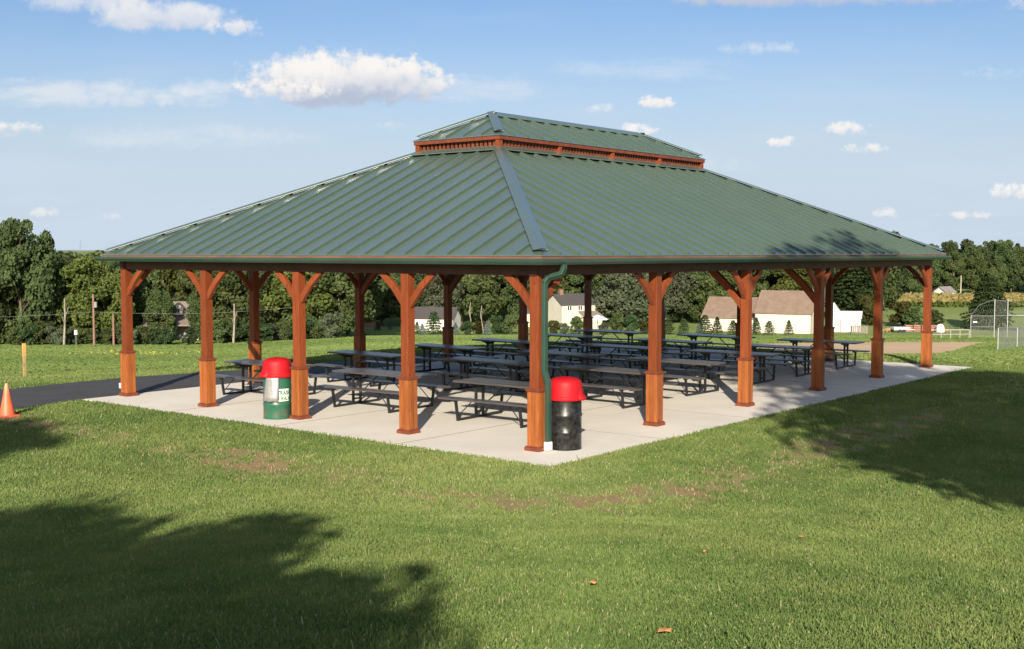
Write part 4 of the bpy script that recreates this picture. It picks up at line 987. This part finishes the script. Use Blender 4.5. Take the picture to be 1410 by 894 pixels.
# ------------------------------------------------------------------ ball field fences
def mesh_panel(P, w_, h_, dirv, z0=0, pitch=.14, r_=.005, m=None, top=None):
    """diamond wire between w_ x h_, returns MB in world coordinates"""
    s = MB(); dv = Vector(dirv); n = int((w_+h_)/pitch)
    for k in range(n):
        c = k*pitch
        for sg in (1, -1):
            x0, zA = (c, 0) if c <= w_ else (w_, c-w_); x1, zB = (0, c) if c <= h_ else (c-h_, h_)
            if sg < 0: x0, x1 = w_-x0, w_-x1
            p0 = P+dv*x0+Vector((0,0,z0+zA)); p1 = P+dv*x1+Vector((0,0,z0+zB)); s.tube([p0, p1], r_, 3)
    return s
link = mat('chain_link_wire', (.30,.31,.33), .5, metal=.3)
pb = at(1338, 125); bs = empty('backstop', (0,0,0)); tag(bs, 'chain link backstop with tall posts and sloping hood at the ball field', 'backstop')
zb = pb.z; dv = rt
def fpost(par, p, hh, r_=.035): MB().tube([p-Vector((0,0,.1)), p+Vector((0,0,hh))], r_, 8).build('fence_post', galv, par)
q0 = Vector((pb.x,pb.y,zb)); q1 = q0+rt*2.5; q2 = q1+rt*1.9+FH*1.2; q3 = q2+rt*2.4-FH*.6; q4 = q3+rt*2.5-FH*3
fpost(bs, q0, 2.45); fpost(bs, q1, 4.2, .045); fpost(bs, q2, 4.2, .045); fpost(bs, q3, 2.8); fpost(bs, q4, 2.6)
s = MB()
for z in (.06, 1.25, 2.42): s.tube([q0+Vector((0,0,z)), q1+Vector((0,0,z))], .022, 6)
s.tube([q1+Vector((0,0,2.42)), q2+Vector((0,0,2.42)), q3+Vector((0,0,2.42)), q4+Vector((0,0,2.42))], .03, 6); s.tube([q0+Vector((0,0,2.42)), q0+rt*1.2+FH*1+Vector((0,0,3.5)), q1+FH*1+Vector((0,0,4.0)), q2+Vector((0,0,4.0)), q3+Vector((0,0,3.3))], .018, 6)
s.build('rail', galv, bs)
for (pa, pc, hh) in ((q0,q1,2.42),(q1,q2,4.0),(q2,q3,3.0),(q3,q4,2.5)):
    dvv = (pc-pa); L2_ = dvv.length; mesh_panel(pa, L2_, hh, dvv.normalized(), 0, .20, .004).build('wire_mesh', link, bs)
s = MB()
for k in range(12):
    f_ = k/11; s.tube([q0.lerp(q1, f_)+Vector((0,0,2.42)), q0.lerp(q1, f_)+FH*1.1+Vector((0,0,2.42+1.1*math.sin(f_*1.5)+.1))], .007, 3)
s.build('hood_wire', link, bs)
s = MB(); s.box(-.2,.2,-.02,.02,0,.13); ob = s.build('number_plate', white_paint, bs); ob.location = q0+rt*.4+Vector((0,0,1.7))-FH*.08; ob.rotation_euler.z = face
fe = empty('wing_fence', (0,0,0)); tag(fe, 'low chain link wing fence running back toward the backstop at the right edge', 'fence')
w0 = at(1376, 75); w1 = at(1425, 88); w2 = at(1470, 100)
for pa in (w0, w0.lerp(w1, .5), w1, w2): fpost(fe, Vector((pa.x, pa.y, hz(pa.x, pa.y))), 1.45, .035)
for (pa, pc) in ((w0, w1), (w1, w2)):
    d_ = pc-pa; mesh_panel(pa, d_.length, 1.4, d_.normalized(), 0.03, .11, .0025).build('wire_mesh', link, fe)
    s = MB(); s.tube([pa+Vector((0,0,1.44)), pc+Vector((0,0,1.44))], .025, 6); s.build('rail', galv, fe)
be = empty('low_rail_fence', (0,0,0)); tag(be, 'long low rail fence behind the infield left of the backstop', 'fence')
s = MB(); r0, r1 = at(1284, 118), at(1336, 122); s.tube([r0+Vector((0,0,.95)), r1+Vector((0,0,.95))], .05, 5); s.tube([r0+Vector((0,0,.5)), r1+Vector((0,0,.5))], .04, 5)
s.build('rail', mat('rail_grey', (.42,.38,.36), .8), be)
for k in range(5): pa = r0.lerp(r1, k/4); fpost(be, Vector((pa.x, pa.y, hz(pa.x, pa.y))), 1.0, .04)
hb = at(1384, 70); ob = MB().box(-.28,.28,-.16,.16,0,.07).build('home_plate_mat', mat('sun_bleached_board', (.6,.52,.38), .8), loc=hb, rz=.5, bev=.01); tag(ob, 'pale board lying on the grass at the foot of the wing fence', 'board')

# ------------------------------------------------------------------ near trees beyond the frame, casting the shade on the lawn
sa = Vector((math.cos(SUN_AZ), math.sin(SUN_AZ), 0)); sn = Vector((-math.sin(SUN_AZ), math.cos(SUN_AZ), 0))
def shade_tree(a, n, zc_, rx, rzv, label, seed, nq=16000, size=.30):
    x, y = sa.x*a+sn.x*n, sa.y*a+sn.y*n; z0 = hz(x, y); r = np.random.RandomState(seed)
    t = empty('shade_tree', (x, y, z0)); tag(t, label, 'tree'); nl = 46; dv = r.randn(nl, 3); dv /= np.linalg.norm(dv, axis=1)[:,None]; dv *= (r.rand(nl)**.4)[:,None]
    lc = dv*np.array([rx*.84, rx*.84, rzv*.84])+np.array([0,0,zc_-z0]); lr = rx*(.16+.14*r.rand(nl))
    li = r.randint(0, nl, nq); d2 = r.randn(nq, 3); d2 /= np.linalg.norm(d2, axis=1)[:,None]; P = lc[li]+d2*(lr[li]*(.5+.6*r.rand(nq)))[:,None]*np.array([1,1,min(1, rzv/rx*1.3)])
    nr = d2+.8*r.randn(nq, 3); nr /= np.linalg.norm(nr, axis=1)[:,None]; V_, Fc, T = quads(P, nr, size, r.rand(nq)); mesh_np('crown', V_, Fc, leaf_mid, t, T)
    s = MB(); hh = zc_-z0; s.tube([(0,0,-.3),(.1,.05,hh*.5),(0,.2,hh*1.1)], .32, 10, r2=.1)
    for c_ in lc[::3]: s.tube([(0,.1,hh*.62),(c_[0]*.5,c_[1]*.5,(hh*.62+c_[2])/2+.3),tuple(c_)], .10, 6, r2=.03)
    s.build('trunk', bark, t, smooth=True)
shade_tree(-17.6, -9.3, 10.15, 6.0, 6.0, 'large shade tree outside the right side of the frame', 51, 14500)
shade_tree(-31.8, 5.15, 6.8, 5.4, 4.3, 'broad shade tree behind the viewer to the left', 52, 30000)
shade_tree(-36, 12.6, 15.3, 4.2, .95, 'flat topped shade tree far behind the viewer on the left', 53, 14000)

# ------------------------------------------------------------------ grass
def grass():
    r = np.random.RandomState(77); n = 1700000
    # denser close to the viewer
    rr = 5+r.rand(n)**1.15*37; an = YAW+(r.rand(n)-.5)*1.02
    x = CAM.x+rr*np.cos(an); y = CAM.y+rr*np.sin(an)
    inpad = (x > PX0-.005) & (x < PX1+.005) & (y > PY0-.005) & (y < PY1+.005)
    onroad = (y > road_lo(x)-.02) & (y < road_hi(x)+.02) & (x < 14)
    bm = bare_mask(x, y); k = ~inpad & ~onroad & (r.rand(n) > bm*.93) & (fbm(x*2.5, y*2.5, 2)+.55*r.rand(n) > .38)
    x, y, rr = x[k], y[k], rr[k]; n = len(x); z = h(x, y)
    qx = np.maximum(np.maximum(PX0-x, x-PX1), 0); qy = np.maximum(np.maximum(PY0-y, y-PY1), 0); q = np.hypot(qx, qy)
    patchn = fbm(x*.8+3, y*.8, 3); ht = (.014+.020*r.rand(n))*(.75+.7*patchn)*(1+.35*sstep(14, 24, rr)); ht *= 1+1.2*(r.rand(n) > .99)
    wd = (.0035+.0035*r.rand(n))*(1+np.clip((rr-12)/16, 0, 1.6)); ph = r.rand(n)*6.283; ln = .9*ht*r.rand(n); la = r.rand(n)*6.283
    dx, dy = np.cos(ph)*wd, np.sin(ph)*wd; lx, ly = np.cos(la)*ln, np.sin(la)*ln
    V_ = np.empty((n, 4, 3)); b0 = z-.01
    V_[:,0] = np.stack([x-dx, y-dy, b0], 1); V_[:,1] = np.stack([x+dx, y+dy, b0], 1)
    V_[:,2] = np.stack([x+dx*.55+lx, y+dy*.55+ly, z+ht], 1); V_[:,3] = np.stack([x-dx*.3+lx, y-dy*.3+ly, z+ht*.97], 1)
    big = fbm(x*.25+11, y*.25, 3); mid = fbm(x*1.9+5, y*1.9, 3); t = np.clip(.14+.50*r.rand(n)+.9*(big-.45)+.7*(mid-.45)+.35*(patchn-.45), 0, .9)
    t = np.where(r.rand(n) > .965-.25*bare_mask(x, y), .99, t)
    return mesh_np('grass', V_.reshape(-1, 3), np.arange(4*n).reshape(n, 4), blades, tint=np.repeat(t, 4))
tag(grass(), 'mown green lawn grass with worn brownish patches', 'grass', kind='stuff')
# yellow wildflowers across the left field
def flowers():
    r = np.random.RandomState(4); n = 700; uu = 90+r.rand(n)*190; D = 66+r.rand(n)*14
    X = CAM.x+math.cos(YAW)*D+math.sin(YAW)*(uu-705)/F*D; Y = CAM.y+math.sin(YAW)*D-math.cos(YAW)*(uu-705)/F*D; k = fbm(X*.5, Y*.5, 3) > .44; X, Y = X[k], Y[k]; n = len(X)
    P = np.stack([X, Y, h(X, Y)+.22+.15*r.rand(n)], 1); nr = r.randn(n, 3); nr[:,2] = np.abs(nr[:,2])+.5; nr /= np.linalg.norm(nr, axis=1)[:,None]
    V_, Fc, T = quads(P, nr, .10, r.rand(n)); return mesh_np('wildflowers', V_, Fc, leaf_mat('yellow_petals', (.30,.34,.07), (.44,.44,.09), .3, 0), tint=T)
tag(flowers(), 'scattered yellow wildflowers in the left field', 'flowers', kind='stuff')
# the field grass farther out: coarser upright tufts so the slope catches the low sun
def field_grass():
    r = np.random.RandomState(14); n = 520000; uu = -150+r.rand(n)*1750; D = 34+r.rand(n)**1.5*118
    X = CAM.x+math.cos(YAW)*D+math.sin(YAW)*(uu-705)/F*D; Y = CAM.y+math.sin(YAW)*D-math.cos(YAW)*(uu-705)/F*D
    inpad = (X > PX0-.1) & (X < PX1+.1) & (Y > PY0-.1) & (Y < PY1+.1); onroad = (Y > road_lo(X)-.1) & (Y < road_hi(X)+.12) & (X < 14.2)
    lo = np.interp(uu, [1040,1100,1180,1240,1290,1312,1330,1348,1362], [74,66,60,60,63,70,82,93,96])-.5; onfield = (uu > 1036) & (uu < 1364) & (D > lo) & (D < 99)
    near = np.hypot(X-CAM.x, Y-CAM.y) < 38+4*r.rand(n)
    k = ~inpad & ~onroad & ~onfield & ~near; X, Y, D = X[k], Y[k], D[k]; n = len(X)
    sz = .055+.0011*D; z = h(X, Y); a = r.rand(n)*6.283; dx, dy = np.cos(a)*sz*.6, np.sin(a)*sz*.6; ht = sz*(.45+.35*r.rand(n)); la = r.randn(n)*ht*.5; lb = r.randn(n)*ht*.5
    V_ = np.empty((n, 4, 3)); V_[:,0] = np.stack([X-dx, Y-dy, z-.02], 1); V_[:,1] = np.stack([X+dx, Y+dy, z-.02], 1)
    V_[:,2] = np.stack([X+dx*.8+la, Y+dy*.8+lb, z+ht], 1); V_[:,3] = np.stack([X-dx*.8+la, Y-dy*.8+lb, z+ht*.8], 1)
    t = np.clip(.30+.16*r.rand(n)+.9*(fbm(X*.05+2, Y*.05, 3)-.45)+.3*(fbm(X*.4, Y*.4, 2)-.38), .1, .8)
    return mesh_np('field_grass', V_.reshape(-1, 3), np.arange(4*n).reshape(n, 4), blades, tint=np.repeat(t, 4))
tag(field_grass(), 'grass of the sloping fields behind and beside the pavilion', 'grass', kind='stuff')
# a few fallen leaves on the lawn
lm = mat('dry_leaf', (.42,.20,.07), .8, var=.3)
r2_ = random.Random(2); n_ = 0
LL = ['nearest the bottom edge right of centre', 'below the near corner of the pad', 'left of the bottom centre', 'on the right half of the lawn', 'on the worn band left of centre', 'in the big shadow at left', 'nearest the bottom right corner', 'just left of the pad corner']
for iq, (u, v) in enumerate(((915,874),(970,762),(817,806),(1105,742))):
    d_ = fw+rt*((u-705)/F)-up*((v-447)/F); tt_ = 5.
    while (CAM+d_*tt_).z > hz((CAM+d_*tt_).x, (CAM+d_*tt_).y)+.03 and tt_ < 60: tt_ += .03
    p = CAM+d_*tt_; s = MB(); sz = r2_.uniform(.028,.045)
    s.add([(-sz,0,.0),(-sz*.3,-sz*.6,.012),(sz*.7,-sz*.35,.0),(sz,0,.014),(sz*.4,sz*.55,.004),(-sz*.5,sz*.5,.016)], [(0,1,2,3,4,5)])
    ob = s.build('fallen_leaf', lm, loc=(p.x, p.y, p.z+.02), rz=r2_.uniform(0,6)); md = ob.modifiers.new('t', 'SOLIDIFY'); md.thickness = .002
    tag(ob, 'small dry orange leaf on the lawn, '+LL[iq], 'leaf', 'fallen leaves on the lawn')
